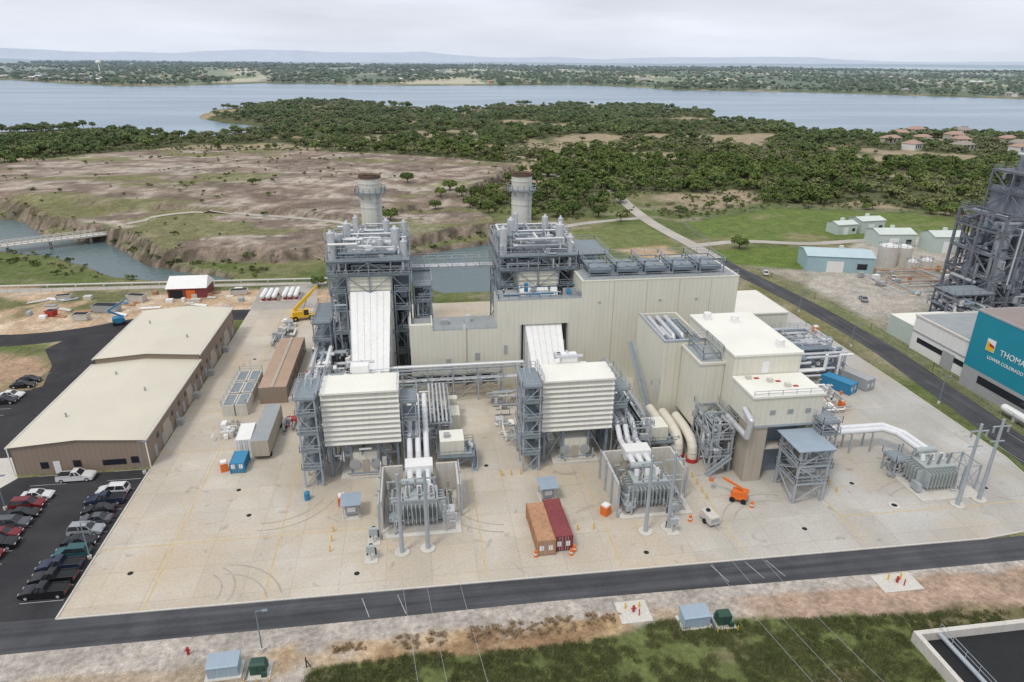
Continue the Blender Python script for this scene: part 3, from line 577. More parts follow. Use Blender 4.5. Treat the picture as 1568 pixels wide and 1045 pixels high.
for nm,x0,x1,y0,y1,n,sd,ms in (('stored_pipework',-38,-34,112,119,14,3,[white,silver,lcon,grey]),('stored_valves',-26,-24,114,120,7,4,[red,steel,grey,silver]),('stored_equipment',-36,-31,155,172,20,5,[silver,white,grey,lcon]),('stored_equipment',-25,-17,150,175,30,6,[silver,white,grey,steel])):
    b=B(nm);b.clutter(x0,y0,.1,x1,y1,1.8,n,sd,ms,(.1,.3),n//2);b.done()
# ------------------------------------------------------------------ generating units
def transformer(x,y,s=1):
    b=B('step_up_transformer');b.box(x-2.6,y-1.7,.3,x+2.6,y+1.7,4.0,tgrey);b.box(x-2.7,y-1.8,4.0,x+2.7,y+1.8,4.2,tgrey)
    for sy in (-1,1):
        for k in range(9):
            X_=x-2.4+k*.6;b.box(X_-.06,y+sy*1.75-(1.1 if sy<0 else 0),.9,X_+.06,y+sy*1.75+(1.1 if sy>0 else 0),3.6,tgrey)
    for sx in (-1,1):
        for k in range(5):
            yy=y-1.4+k*.7;b.box(x+sx*2.65-(1 if sx<0 else 0),yy-.06,.9,x+sx*2.65+(1 if sx>0 else 0),yy+.06,3.6,tgrey)
    b.cyl((x-2.6,y+1.3,5.5),(x+1,y+1.3,5.5),.5,tgrey,12);b.beam((x-2,y+1.3,4.1),(x-2,y+1.3,5.1),.2,tgrey);b.beam((x+.4,y+1.3,4.1),(x+.4,y+1.3,5.1),.2,tgrey)
    for k in (-1.7,0,1.7):
        b.cyl((x+k,y-.9,4.2),(x+k,y-1.3,6.3),.13,porc,8)
        for j in range(7): q=j/7;b.cyl((x+k,y-.9-.4*q,4.3+2.0*q),(x+k,y-.92-.4*q,4.38+2.0*q),.24,grey,8)
        b.cyl((x+k,y+.3,4.2),(x+k,y+.6,5.2),.4,duct,10)
    b.clutter(x-4.3,y-3.2,.4,x+4.3,y+3.2,3,14,int(x)+5,[tgrey,silver,steel],(.05,.14),3);b.done((0,0,.03))
def poles(xa,ya,xb,yb,h=13):
    for x,y in ((xa,ya),(xb,yb)):
        b=B('transmission_dead_end_pole');b.cyl((x,y,0),(x,y,h),.33,steel,12,.2);b.cyl((x,y,0),(x,y,.22),1.05,lcon,20)
        b.beam((x-1.5,y,h-1.2),(x+1.5,y,h-1.2),.16,steel);b.beam((x-1.2,y,h-3.8),(x+1.2,y,h-3.8),.16,steel)
        for k in (-1.4,1.4):
            for j in range(6): b.cyl((x+k*.9,y,h-1.3-j*.17),(x+k*.9,y,h-1.36-j*.17),.16,grey,8)
        b.done()
    b=B('overhead_power_line')
    for x,y,k in ((xa,ya,-1.3),(xa,ya,1.3),(xb,yb,1.3)):
        P=[Vector((x+k,y,h-2.4)).lerp(Vector((x+k+7,y-62,h+3)),t)-Vector((0,0,5*t*(1-t)*4*.5)) for t in [i/14 for i in range(15)]]
        for i in range(14): b.cyl(P[i],P[i+1],.018,steel,4,cap=False)
    b.done()
def unit(ax):
    b=B('air_intake_filter_house');x0,x1=ax-5.9,ax+5.9
    b.box(x0,98.6,6.4,x1,104.2,15.7,cream,whiteroof)
    n=10;hh=9.0/n
    for i in range(n):
        z=6.55+i*hh; P=[(x0-.15,97.9,z),(x1+.15,97.9,z),(x1+.15,98.6,z+hh*.85),(x0-.15,98.6,z+hh*.85)]
        b.poly(P,louv); b.poly([(x0-.15,97.9,z),(x0-.15,97.9,z-.10),(x1+.15,97.9,z-.10),(x1+.15,97.9,z)][::-1],louv)
        b.poly([(x0-.15,97.9,z-.10),(x0-.15,98.6,z-.10),(x1+.15,98.6,z-.10),(x1+.15,97.9,z-.10)],grey)
        for sx in (x0-.15,x1+.15): b.poly([(sx,97.9,z-.10),(sx,97.9,z),(sx,98.6,z+hh*.85),(sx,98.6,z-.10)],louv)
    b.box(x0-.2,97.7,15.6,x1+.2,104.4,15.9,whiteroof)
    b.box(ax-3,104.2,7.5,ax+3,106,15.4,cream,whiteroof)
    b.hexa([(ax-3,106,7.5),(ax+3,106,7.5),(ax+2.4,111,5),(ax-2.4,111,5),(ax-3,106,15.2),(ax+3,106,15.2),(ax+2.4,111,11),(ax-2.4,111,11)],cream)
    b.box(ax-1.5,104.6,15.4,ax+1.2,106.4,17.2,white);b.clutter(ax-3,104.5,15.9,ax+3,107,17.2,5,int(ax)+50,[white,silver],(.15,.4))
    b.rail([(x0,104.3,15.9),(x0,97.8,15.9)],1.1);b.rail([(x1,97.8,15.9),(x1,104.3,15.9)],1.1)
    for x in (ax-5.4,ax-2.2,ax+2.2,ax+5.4):
        for y in (98.9,103.9): b.beam((x,y,0),(x,y,6.4),.42,dsteel)
    for y in (98.9,103.9):
        b.beam((x0,y,6.15),(x1,y,6.15),.5,dsteel);b.beam((ax-5.4,y,.2),(ax-2.2,y,6),.2,dsteel);b.beam((ax+5.4,y,.2),(ax+2.2,y,6),.2,dsteel)
    for x in (ax-5.4,ax+5.4):
        b.beam((x,98.9,3.2),(x,103.9,3.2),.3,dsteel);b.beam((x,98.9,.2),(x,103.9,6),.2,dsteel)
    b.frame([ax-9.4,ax-6.7],[96.4,99.8,103.2],[3.2,6.4,9.6,12.8,15.6],.22,steel,True,True,True)
    for k in range(4):
        z=3.5+k*3.2;a,c=(96.9,102.6) if k%2 else (102.6,96.9);b.stair((ax-8.1,a,z),(ax-8.1,c,z+3.2),.9,steel)
    b.stair((ax-7.4,96.8,0),(ax-7.4,102.4,3.4),.9,steel)
    b.frame([ax+6.4,ax+8.6],[99,103.5],[6.4,9.6,12.8],.18,steel,True,True,True)
    b.done()
    b=B('gas_turbine_generator');b.box(ax-4,97.5,0,ax+4,112,.5,lcon);b.box(ax-2.4,98.8,.5,ax+2.4,110,4.4,cream,whiteroof)
    b.cyl((ax-1.7,98.7,2.3),(ax-1.7,98.5,2.3),.9,grey,12);b.cyl((ax+1.7,98.7,2.3),(ax+1.7,98.5,2.3),.9,grey,12);b.box(ax-.6,98.72,.5,ax+.6,98.8,3,tan)
    b.box(ax-3.2,110.4,.4,ax+3.2,119,7.8,white,whiteroof);b.box(ax-1.8,113,7.8,ax+1.8,117,9.4,white)
    b.clutter(ax-5.5,97.5,.2,ax+5.5,110,5.8,34,int(ax)+70,[silver,steel,white,dsteel],(.07,.22),4);b.done()
    b=B('hrsg_inlet_duct');ya,yb=120.5,137.8;za,zb=4.8,19.3
    b.hexa([(ax-3.2,ya,.8),(ax+3.2,ya,.8),(ax+4,yb,2),(ax-4,yb,2),(ax-3.4,ya,za),(ax+3.4,ya,za),(ax+4.1,yb,zb),(ax-4.1,yb,zb)],white)
    for k in range(7):
        t=-1+2*k/6;b.beam((ax+3.4*t,ya,za+.06),(ax+4.1*t,yb,zb+.06),.07,silver,.12)
    for k in (1,2,3,4):
        t=k/5;ym=ya+(yb-ya)*t;zm=za+(zb-za)*t
        for sg in (-1,1): b.beam((ax+sg*(3.5+.75*t),ym,1+1.2*t),(ax+sg*(3.5+.75*t),ym,zm),.3,silver)
    b.done()
    b=B('heat_recovery_steam_generator')
    b.box(ax-4.3,138,2,ax+4.3,157,22.4,cream,roofgrey)
    for y in np.arange(138.2,157,2.3):
        for sx in (-1,1): b.beam((ax+sx*4.35,y,2),(ax+sx*4.35,y,22.4),.3,cream)
    for z in (19.6,20.6,21.6,22.4): b.beam((ax-4.5,137.9,z),(ax+4.5,137.9,z),.22,cream)
    for z in (8,13,18): 
        for sx in (-1,1): b.beam((ax+sx*4.5,138,z),(ax+sx*4.5,157,z),.35,steel)
    b.frame([ax-8,ax-5,ax+5,ax+8],[138,144,150,157],[5,10,15,19],.28,dsteel,True,False,False)
    for sx in (-1,1):
        for z in (5,10,15,19):
            xa,xb=sorted((ax+sx*5,ax+sx*8.2));b.box(xa,138,z+.2,xb,157,z+.28,grate);b.rail([(ax+sx*8.2,138,z+.3),(ax+sx*8.2,157,z+.3)],1.1,steel);b.rail([(ax+sx*5,137.8,z+.3),(ax+sx*8.2,137.8,z+.3)],1.1,steel)
    b.frame([ax-8.2,ax-4.5,ax,ax+4.5,ax+8.2],[137.6,144,150,157.4],[22.6,25.6],.24,dsteel,True,True,True,z0=19,rm=steel)
    b.frame([ax-8.2,ax-4.5,ax-1,ax+2,ax+6.0],[141,149,156],[28.4],.2,steel,True,False,False,z0=25.6,rm=steel)
    b.frame([ax-8.4,ax-5.5],[140,145],[29.4],.2,steel,True,True,True,z0=25.6)
    b.frame([ax+5.2,ax+8.2],[147,153],[28.2],.2,steel,True,True,True,z0=25.6)
    b.clutter(ax-8,137.6,22.9,ax+8,157,25.4,80,int(ax)+90,[silver,silver,steel,white],(.08,.32),8)
    b.clutter(ax-7.8,137.8,25.9,ax+7.8,157,29.4,80,int(ax)+91,[silver,silver,steel,dsteel,white,steel],(.06,.32),6)
    b.clutter(ax-8,138,1,ax-5,157,19,46,int(ax)+92,[silver,steel,dsteel,white],(.1,.3),6)
    b.clutter(ax+5,138,1,ax+8,157,19,46,int(ax)+93,[silver,steel,dsteel,white],(.1,.3),6)
    for y,r in ((142,.95),(148,1.1),(153.5,.8)):
        b.cyl((ax-5,y,26.8),(ax+5,y,26.8),r,silver,14);b.ball((ax-5,y,26.8),r,silver,12,6);b.ball((ax+5,y,26.8),r,silver,12,6)
    for x,y,h,r in ((ax-7.2,139.5,31.4,.8),(ax-6.4,142.2,30.2,.55),(ax-4.6,147,31.6,.8),(ax-3,151,32,.6),(ax+5.6,143,31.2,.9),(ax+7.4,151,30.8,.6),(ax+2.6,140.5,29.6,.6),(ax+7.3,140,29.2,.7),(ax+3.6,150,31.4,.7)):
        b.cyl((x,y,25.8),(x,y,h),r,silver,12);b.cyl((x,y,h),(x,y,h+.6),r*.6,silver,10,r*.3)
    b.done()
    b=B('exhaust_stack');Y0=161.5;r0=2.4
    b.box(ax-4.2,157.2,1,ax+4.2,Y0,20,cream)
    b.cyl((ax,Y0,0),(ax,Y0,38.9),r0,stackm,32,cap=False);b.cyl((ax,Y0,38.8),(ax,Y0,39.5),r0+.16,rustring,32,cap=False);b.cyl((ax,Y0,39.5),(ax,Y0,39.1),r0+.16,rustring,32,r0-.3,cap=False);b.cyl((ax,Y0,38.2),(ax,Y0,38.21),r0-.05,dark,24)
    for z in (24,28,32.2,33.6,37.6): b.cyl((ax,Y0,z),(ax,Y0,z+.18),r0+.11,stackm,32)
    b.cyl((ax,Y0,35.6),(ax,Y0,35.75),3.6,grate,24);P=[(ax+3.55*math.cos(t),Y0+3.55*math.sin(t),35.75) for t in [2*math.pi*i/16 for i in range(16)]];b.rail(P,1.1,steel,.09,True)
    for i in range(8):
        t=2*math.pi*i/8;b.beam((ax+r0*math.cos(t),Y0+r0*math.sin(t),34.2),(ax+3.5*math.cos(t),Y0+3.5*math.sin(t),35.6),.15,steel)
    for sg in (-.25,.25): b.beam((ax+1.7+sg,Y0-2.0,20),(ax+1.7+sg,Y0-2.0,36),.08,steel)
    for z in np.arange(20,36,.6): b.beam((ax+1.45,Y0-2.0,z),(ax+1.95,Y0-2.0,z),.05,steel)
    for z in np.arange(22,35,1.4): b.cyl((ax+1.7,Y0-2.3,z),(ax+1.7,Y0-2.3,z+.08),.45,steel,8,cap=False)
    b.done()
    b=B('isolated_phase_bus_duct')
    for k in (-1.35,0,1.35):
        X_=ax+8.7+k;b.pipe([(X_,114,6.6),(X_,99.5,6.6),(X_,97,4.6),(X_,87.5,4.6)],.46,duct,12)
        for y in (112,108,104,100.5,95,91): b.cyl((X_,y,6.6 if y>99 else 4.6),(X_,y+.25,6.6 if y>99 else 4.6),.56,duct,12)
    b.box(ax+6.6,91.5,3.9,ax+10.9,94,5.6,white)
    for y,z in ((112,6),(107,6),(102,6),(95.5,4),(90,4)):
        for sx in (6.6,10.8): b.beam((ax+sx,y,0),(ax+sx,y,z),.25,steel)
        b.beam((ax+6.6,y,z),(ax+10.8,y,z),.3,steel);b.beam((ax+6.6,y,.5),(ax+10.8,y,z),.12,steel)
    b.clutter(ax+5,104,2,ax+12,118,6,26,int(ax)+33,[silver,steel,white],(.08,.28),3)
    b.done()
    b=B('electrical_equipment_module');b.frame([ax+12,ax+17.8],[98,102.5],[2.6],.22,dsteel,True,True,True);b.box(ax+12.3,98.4,2.95,ax+16.3,102.2,5.6,cream,whiteroof);b.stair((ax+18,97.6,0),(ax+18,101.6,2.8),.9,steel)
    b.cbox(ax+13.5,100,5.6,1,1,.6,grey);b.clutter(ax+16.5,98.3,2.9,ax+18,102.4,4.2,5,int(ax),[silver,steel]);b.done()
    transformer(ax+8.7,86.3)
    b=B('transformer_fire_wall');hwl=5.2
    b.box(ax+3.0,83.6,0,ax+3.3,92.8,hwl,lcon);b.box(ax+3.3,92.6,0,ax+6.2,92.9,hwl,lcon);b.box(ax+11.4,92.6,0,ax+14.4,92.9,hwl,lcon);b.box(ax+14.4,86.5,0,ax+14.7,92.9,hwl,lcon)
    for y in (82.3,85.8,89.3,92.7):
        b.beam((ax+2.85,y,0),(ax+2.85,y,hwl+.3),.28,steel)
        if y>84: b.beam((ax+14.9,y,0),(ax+14.9,y,hwl+.3),.28,steel)
    b.beam((ax+2.85,82.3,hwl+.2),(ax+2.85,92.7,hwl+.2),.2,steel);b.beam((ax+14.9,85.8,hwl+.2),(ax+14.9,92.7,hwl+.2),.2,steel);b.beam((ax+5,82.2,0),(ax+5,82.2,6),.2,steel);b.beam((ax+12.4,82.2,0),(ax+12.4,82.2,6),.2,steel);b.beam((ax+5,82.2,6),(ax+12.4,82.2,6),.2,steel)
    for k in (6.4,8.7,11): b.cyl((ax+k,82.2,6),(ax+k,82.2,7.3),.1,porc,8)
    b.box(ax+3.2,81.6,.03,ax+14.6,92.5,.25,lcon);b.box(ax+4,82.4,.25,ax+13.8,92,.27,gravel)
    b.clutter(ax+4,82.5,.3,ax+6,91.5,3.6,14,int(ax)+201,[silver,steel,tgrey],(.06,.18),2);b.clutter(ax+11.8,83,.3,ax+14,91.5,3,14,int(ax)+202,[silver,steel,tgrey],(.06,.18),2);b.done()
    poles(ax+6.0,78.4,ax+9.6,78.8)
unit(-10);unit(25.3)
# ------------------------------------------------------------------ central building
b=B('turbine_hall');F_=130
b.box(33.2,F_,0,67,142,22.2,cream,roofgrey)
b.box(15.7,F_,0,20.4,136.6,18.9,cream,roofgrey);b.box(30.6,F_,0,33.2,136.6,18.9,cream,roofgrey);b.box(20.4,F_,13.4,30.6,132.2,18.9,cream,roofgrey)
b.box(20.38,F_-.02,3,20.7,F_+.5,13.4,steel);b.box(30.3,F_-.02,3,30.62,F_+.5,13.4,steel)
b.box(-2.2,F_,3,15.7,138,12.8,cream,roofgrey);b.box(-2.2,F_,0,-1.8,138,3,dark);
for x in np.arange(-1.8,15.7,3.4): b.box(x,F_,0,x+.5,F_+.5,3,steel)
b.box(-1.8,F_+3,0,15.7,F_+3.2,3,dark)
b.box(-2.2,F_,12.8,-1.9,138,14.2,cream);b.box(-1.9,F_,12.8,2.2,131,14.2,cream);b.box(2.2,F_,12.8,2.5,138,13.4,cream)
b.rail([(2.4,F_+.2,12.9),(15.6,F_+.2,12.9)],1.1,steel);b.box(8.6,F_-.4,3.1,9.1,F_,14,cream)
b.cbox(5,134,12.8,1.5,1.2,1,grey);b.cbox(10,135,12.8,1,1,1.4,silver)
b.box(15.6,F_-.05,18.8,33.2,F_+.25,19.1,steel);b.rail([(15.9,136,18.9),(15.9,F_+.2,18.9),(33,F_+.2,18.9)],1.2,dsteel,.1)
b.box(33.1,F_-.06,22.15,67.1,142.1,22.35,cream);b.box(33.6,F_+.5,22.36,66.5,141.6,22.37,roofgrey)
b.clutter(16,130.5,19,33,136,20.6,22,12,[silver,dsteel,steel,blue],(.08,.22),3)
for x in (35,41,47,53,59):
    b.frame([x,x+5.2],[132,140.5],[24.4],.22,dsteel,False,False,True,z0=22.4,rm=steel)
    b.box(x+.3,132.5,23.2,x+4.9,140,23.9,dsteel);
    for k in range(4): b.cyl((x+1.3+ (k%2)*2.5,134.3+(k//2)*4,23.9),(x+1.3+(k%2)*2.5,134.3+(k//2)*4,24.15),1.1,grate,14)
b.rail([(33.5,F_+.3,22.4),(66.8,F_+.3,22.4)],1.1,steel)
for x in (40,47,54,61): b.box(x-.04,F_-.03,2,x+.04,F_,22,tan)
b.box(5,F_-.06,4.5,6,F_,6.5,grey);b.box(11,F_-.1,6,12,F_,7.6,grey);b.box(17,F_-.08,7,17.8,F_,9,grey)
for x in (37,50,58): b.cbox(x,F_-.08,17.5,.5,.16,.3,grey)
b.stair((33.6,129.2,0),(39,129.2,4.5),1,steel)
b.done()
b=B('pipe_rack');b.frame(list(np.arange(-14,21,5)),[123.5,127],[4.2,6.6],.24,steel,True,False,False)
for k,(z,r,m) in enumerate(((4.6,.2,silver),(4.6,.3,silver),(4.55,.15,steel),(7.0,.28,white),(7.0,.18,silver),(6.95,.12,steel),(7,.22,steel))):
    y=124+.5*(k%6);b.cyl((-14,y,z),(20.5,y,z),r,m,8)
b.rail([(-14,123.3,6.9),(20,123.3,6.9)],1.1,steel);b.clutter(-14,119,.3,-2,123.5,4,24,8,[silver,steel,dsteel],(.1,.3),5);b.clutter(12,120,.3,20,123.5,3,14,9,[silver,steel,grey],(.08,.2),4)
b.done()
b=B('high_level_pipe_bridge')
b.frame(list(np.linspace(-1.6,17,7)),[149,151.4],[20.4,22.8],.18,steel,True,False,False,z0=20.3)
for y,r in ((149.4,.25),(150.1,.18),(150.8,.3)): b.cyl((-2,y,20.8),(17.3,y,20.8),r,silver,8)
b.rail([(-1.6,149,22.9),(17,149,22.9)],1.1,steel);b.done()
b=B('inter_unit_pipework');b.frame([-1,2.5],[139,146,154],[4,8,12,16,19.5],.24,dsteel,rm=steel);b.clutter(-1,139,.5,3,154,18,50,14,[silver,steel,white],(.1,.35),4)
b.frame([34.5,38,42],[143.5,150,156],[5,10,15,20,24],.24,dsteel,rm=steel);b.clutter(34.5,143.5,1,42,156,24,60,15,[silver,steel,white],(.1,.35),8)
b.frame([-22.5,-19],[139,146,152],[4,8,12],.24,dsteel,rm=steel);b.clutter(-23,128,.5,-15,150,7,70,16,[silver,silver,white,steel],(.12,.5),8);b.done()
b=B('boiler_feed_pump_house');b.box(4,148,0,14,156,4.5,cream,whiteroof);b.box(6,142,0,10,145,3,white);b.clutter(3,140,.2,14,147,2.2,12,20,[silver,steel,grey],(.1,.25),4);b.done()
b=B('steam_turbine_building')
b.box(51,96.5,0,62.8,115.8,19.2,cream,whiteroof);b.box(50.8,96.3,19.1,63,116,19.45,whiteroof)
b.box(51,88.6,10.4,62.8,96.5,15.5,cream,whiteroof);b.box(50.8,88.4,15.4,63,96.3,15.75,whiteroof)
b.box(51.2,88.8,0,54.2,93,10.4,tan);b.box(54.2,91.5,0,62.6,96.4,10.4,dsteel);b.box(60.8,88.9,0,62.6,91.4,10.4,tan)
b.box(54.4,89.3,5.6,60.6,91.4,5.9,lcon)
for x,y in ((53,113),(60,99),(57.5,111)): b.cbox(x,y,19.45,1.2,1.2,.8,white);b.cyl((x,y,20.2),(x,y,20.8),.7,white,10)
for x,y in ((53,95),(56,93.5),(58,91.5)): b.cbox(x,y,15.75,.8,.8,.6,lcon);b.box(x+1,y-.3,15.76,x+1.8,y+.2,15.85,red)
b.rail([(51,88.7,15.7),(62.7,88.7,15.7)],.9,steel)
b.box(50.93,101,5.5,51,102.2,7.8,grey);b.box(56,96.44,15.9,57.2,96.5,18,white);b.box(51.3,88.5,10.2,62.6,88.6,10.6,steel)
for x in (54,57,60): b.box(x,88.52,12.4,x+.9,88.6,13.2,roofgrey)
b.box(62.8,98,0,70,114,9,cream,whiteroof)
b.done()
b=B('condenser_duct_enclosure')
b.box(43.2,108,0,43.5,123,17.4,cream);b.box(43.5,108,0,50.9,108.3,17.4,cream);b.box(50.6,108.3,0,50.9,123,17.4,cream);b.box(43.5,122.7,0,50.6,123,17.4,cream);b.box(43.5,108.3,14.6,50.6,122.7,14.8,roofgrey)
b.box(43.1,107.9,17.4,43.6,123.1,17.7,steel);b.box(43.6,107.9,17.4,51,108.4,17.7,steel)
b.clutter(43.8,109,14.8,50.4,122,17.2,34,30,[silver,dsteel,steel],(.12,.4),5)
for k in range(3): b.pipe([(44.6+k*1.7,121,14.8),(44.6+k*1.7,121,17.2),(44.6+k*1.7,112,17.0),(44.6+k*1.7,110.5,15)],.45,silver,10)
b.box(46.6,99.6,4.5,50.9,107.8,16.6,cream,roofgrey);b.box(46.4,99.4,16.5,51,108,16.9,cream);b.box(46.8,99.8,16.91,50.8,107.6,16.95,roofgrey)
b.frame([47.4,50.4],[100.5,107],[18.2],.18,dsteel,True,False,True,z0=16.9,rm=steel)
b.stair((42.2,108,0),(42.2,116,6),1,steel);b.stair((42.2,116,6),(42.2,124,11),1,steel);b.rail([(41.5,104,9),(41.5,108,9),(43,108,9)])
for x in (47,50.5): b.beam((x,100,0),(x,100,4.5),.35,dsteel)
b.done()
b=B('circulating_water_pipes')
for k in range(3):
    x=41.6+k*1.9;y=102.4-k*1.7;b.cyl((x,y-3.0,.0),(x,y-3.0,.7),1.05,red,16);b.cyl((x,y-3.0,.7),(x,y-3.0,1.6),.85,pinkpipe,16)
    b.pipe([(x,y-3.0,1.6),(x,y-2.8,2.5),(x,y-2.2,3.3),(x,y-1.2,3.8),(x,y,4.0),(x+.1,y+2.5,4.0),(x+.1,y+6,4.0)],.84,pinkpipe,14)
b.done()
b=B('steel_access_tower');b.frame([56.4,61.2],[82.2,87.8],[3.4,6.6],.34,steel,True,False,True);b.box(55.6,81.5,9.6,61.8,88.3,9.75,bluegrey)
for x in (56.4,61.2):
    for y in (82.2,87.8): b.beam((x,y,6.6),(x,y,9.6),.34,steel)
for x in (56.4,61.2): b.beam((x,82.2,6.6),(x,87.8,9.6),.2,steel)
b.beam((56.4,82.2,6.6),(61.2,82.2,9.6),.2,steel);b.clutter(56.5,82.5,3.7,61,88,9,12,61,[silver,steel],(.1,.3),1)
b.frame([61.8,64.4],[86,92],[3.2,6.4,9.6,11.6],.24,steel);b.done()
b=B('steel_access_tower');b.frame([46.6,50.2],[92,96,99.4],[3.2,6.4,9.2],.28,steel,True,False,True);b.clutter(46.6,92,.4,50.2,99.4,8.8,44,62,[silver,silver,steel,white],(.1,.4),6);b.stair((46,91.4,0),(50,91.4,3.3),.9,steel);b.pipe([(50.4,95,9),(50.4,88,9),(50.4,87.4,12.2),(50.4,90,13)],.5,silver,12);b.done()
b=B('auxiliary_skids');b.frame([34.4,37.6],[96,104,112,120],[4.2,7.2],.22,steel,True,False,True);b.clutter(33.5,96,.3,38,122,7.6,90,41,[silver,silver,steel,white,dsteel],(.1,.4),8);b.done()
b=B('lube_oil_skids');b.clutter(13,104,.1,17,116,3,18,43,[white,silver,grey,tgrey],(.08,.2),3);b.cbox(5.5,114,0,2,4,3,cream);b.cbox(5.5,117.5,0,1.6,1.6,4,cream);b.done()
b=B('auxiliary_skids');b.clutter(-24,120,.1,-17,136,6,60,47,[silver,silver,steel,white],(.1,.5),8);b.frame([-20,-16.8],[106,113,120],[4,7],.22,steel,True,False,True);b.clutter(-20,106,.1,-16,120,7,40,48,[silver,steel,white],(.1,.35),5);b.done()
b=B('cable_tray_rack');b.frame([-1.8,4.5],[104,109,114,119],[4.0,6.0],.2,steel,True,False,False)
for k in range(5): b.cyl((1+k*.7,104,6.3),(1+k*.7,119,6.3),.18,silver,8)
b.clutter(-1.5,104,.2,4.5,119,4,40,49,[silver,steel,dsteel],(.08,.3),6);b.done()
b=B('flat_roof_service_building');b.box(71,144,0,88,161,8,cream,whiteroof);b.box(70.8,143.8,7.9,88.2,161.2,8.2,cream);b.box(71.2,144.2,8.21,87.8,160.8,8.24,creamroof);b.box(76,143.93,0,79,144,3,grey);b.done()
b=B('cooling_water_pipework');b.frame([72,77,82,88],[126,131,136],[4,7],.26,steel,True,False,True);b.clutter(72,122,.2,92,140,7,110,51,[silver,silver,white,steel,dsteel],(.12,.5),14)
for k in range(4): b.pipe([(70,124+k,5.2),(90,124+k,5.2),(90,124+k,.5)],.3,silver,8)
b.cyl((86,133,0),(86,133,5),1.6,silver,16);b.cyl((90,138,0),(90,138,4),1.3,white,16);b.done()
b=B('chemical_feed_skid');b.clutter(72,108,.1,84,121,2.6,40,53,[silver,white,steel,orange,grey],(.1,.3),12);b.done()
b=B('rear_yard_equipment');b.clutter(44,150,.1,70,180,2.5,60,55,[white,silver,grey,steel,white],(.1,.4),26);b.cyl((56,170,0),(56,170,4),3,white,20);b.clutter(50,188,.1,72,214,2,24,56,[white,white,grey,lcon],(.1,.4),18);b.done()
b=B('elevated_bus_duct')
for k in (0,1.3): b.pipe([(63.5,95.2+k,4.2),(80+k*.6,95.2+k,4.2),(81.5+k,93.5,4.2),(81.8+k,88,4.2),(81.8+k,87.3,3)],.5,duct,12)
for x in (66,70,74,78): 
    for y in (94.8,97): b.beam((x,y,0),(x,y,3.7),.22,steel)
    b.beam((x,94.8,3.7),(x,97,3.7),.25,steel)
for y in (91,88.5): 
    for x in (81,84): b.beam((x,y,0),(x,y,3.7),.22,steel)
b.done()
transformer(81.6,84.6);poles(81.9,78.3,86.4,79.2,14.5)
b=B('switchgear_frame');b.frame([76.6,79],[86.5,89.5],[3],.2,steel);b.frame([85.2,88],[82,86],[4.5],.2,steel,True,False,False);b.clutter(76,86,.1,79,89.5,2.6,10,66,[silver,grey],(.08,.2),2);b.box(77,79.8,.03,87.5,90,.2,lcon);b.done()
b=B('yard_bollards')
for x,y in [(-14,80+i*2.2) for i in range(3)]+[(12.2+i*1.6,95.6) for i in range(3)]+[(43.5,85+i*2) for i in range(4)]+[(65,84+i*2) for i in range(4)]+[(21.5+i*2.4,80) for i in range(2)]: b.cyl((x,y,0),(x,y,1.1),.1,yellow,8)
b.done()
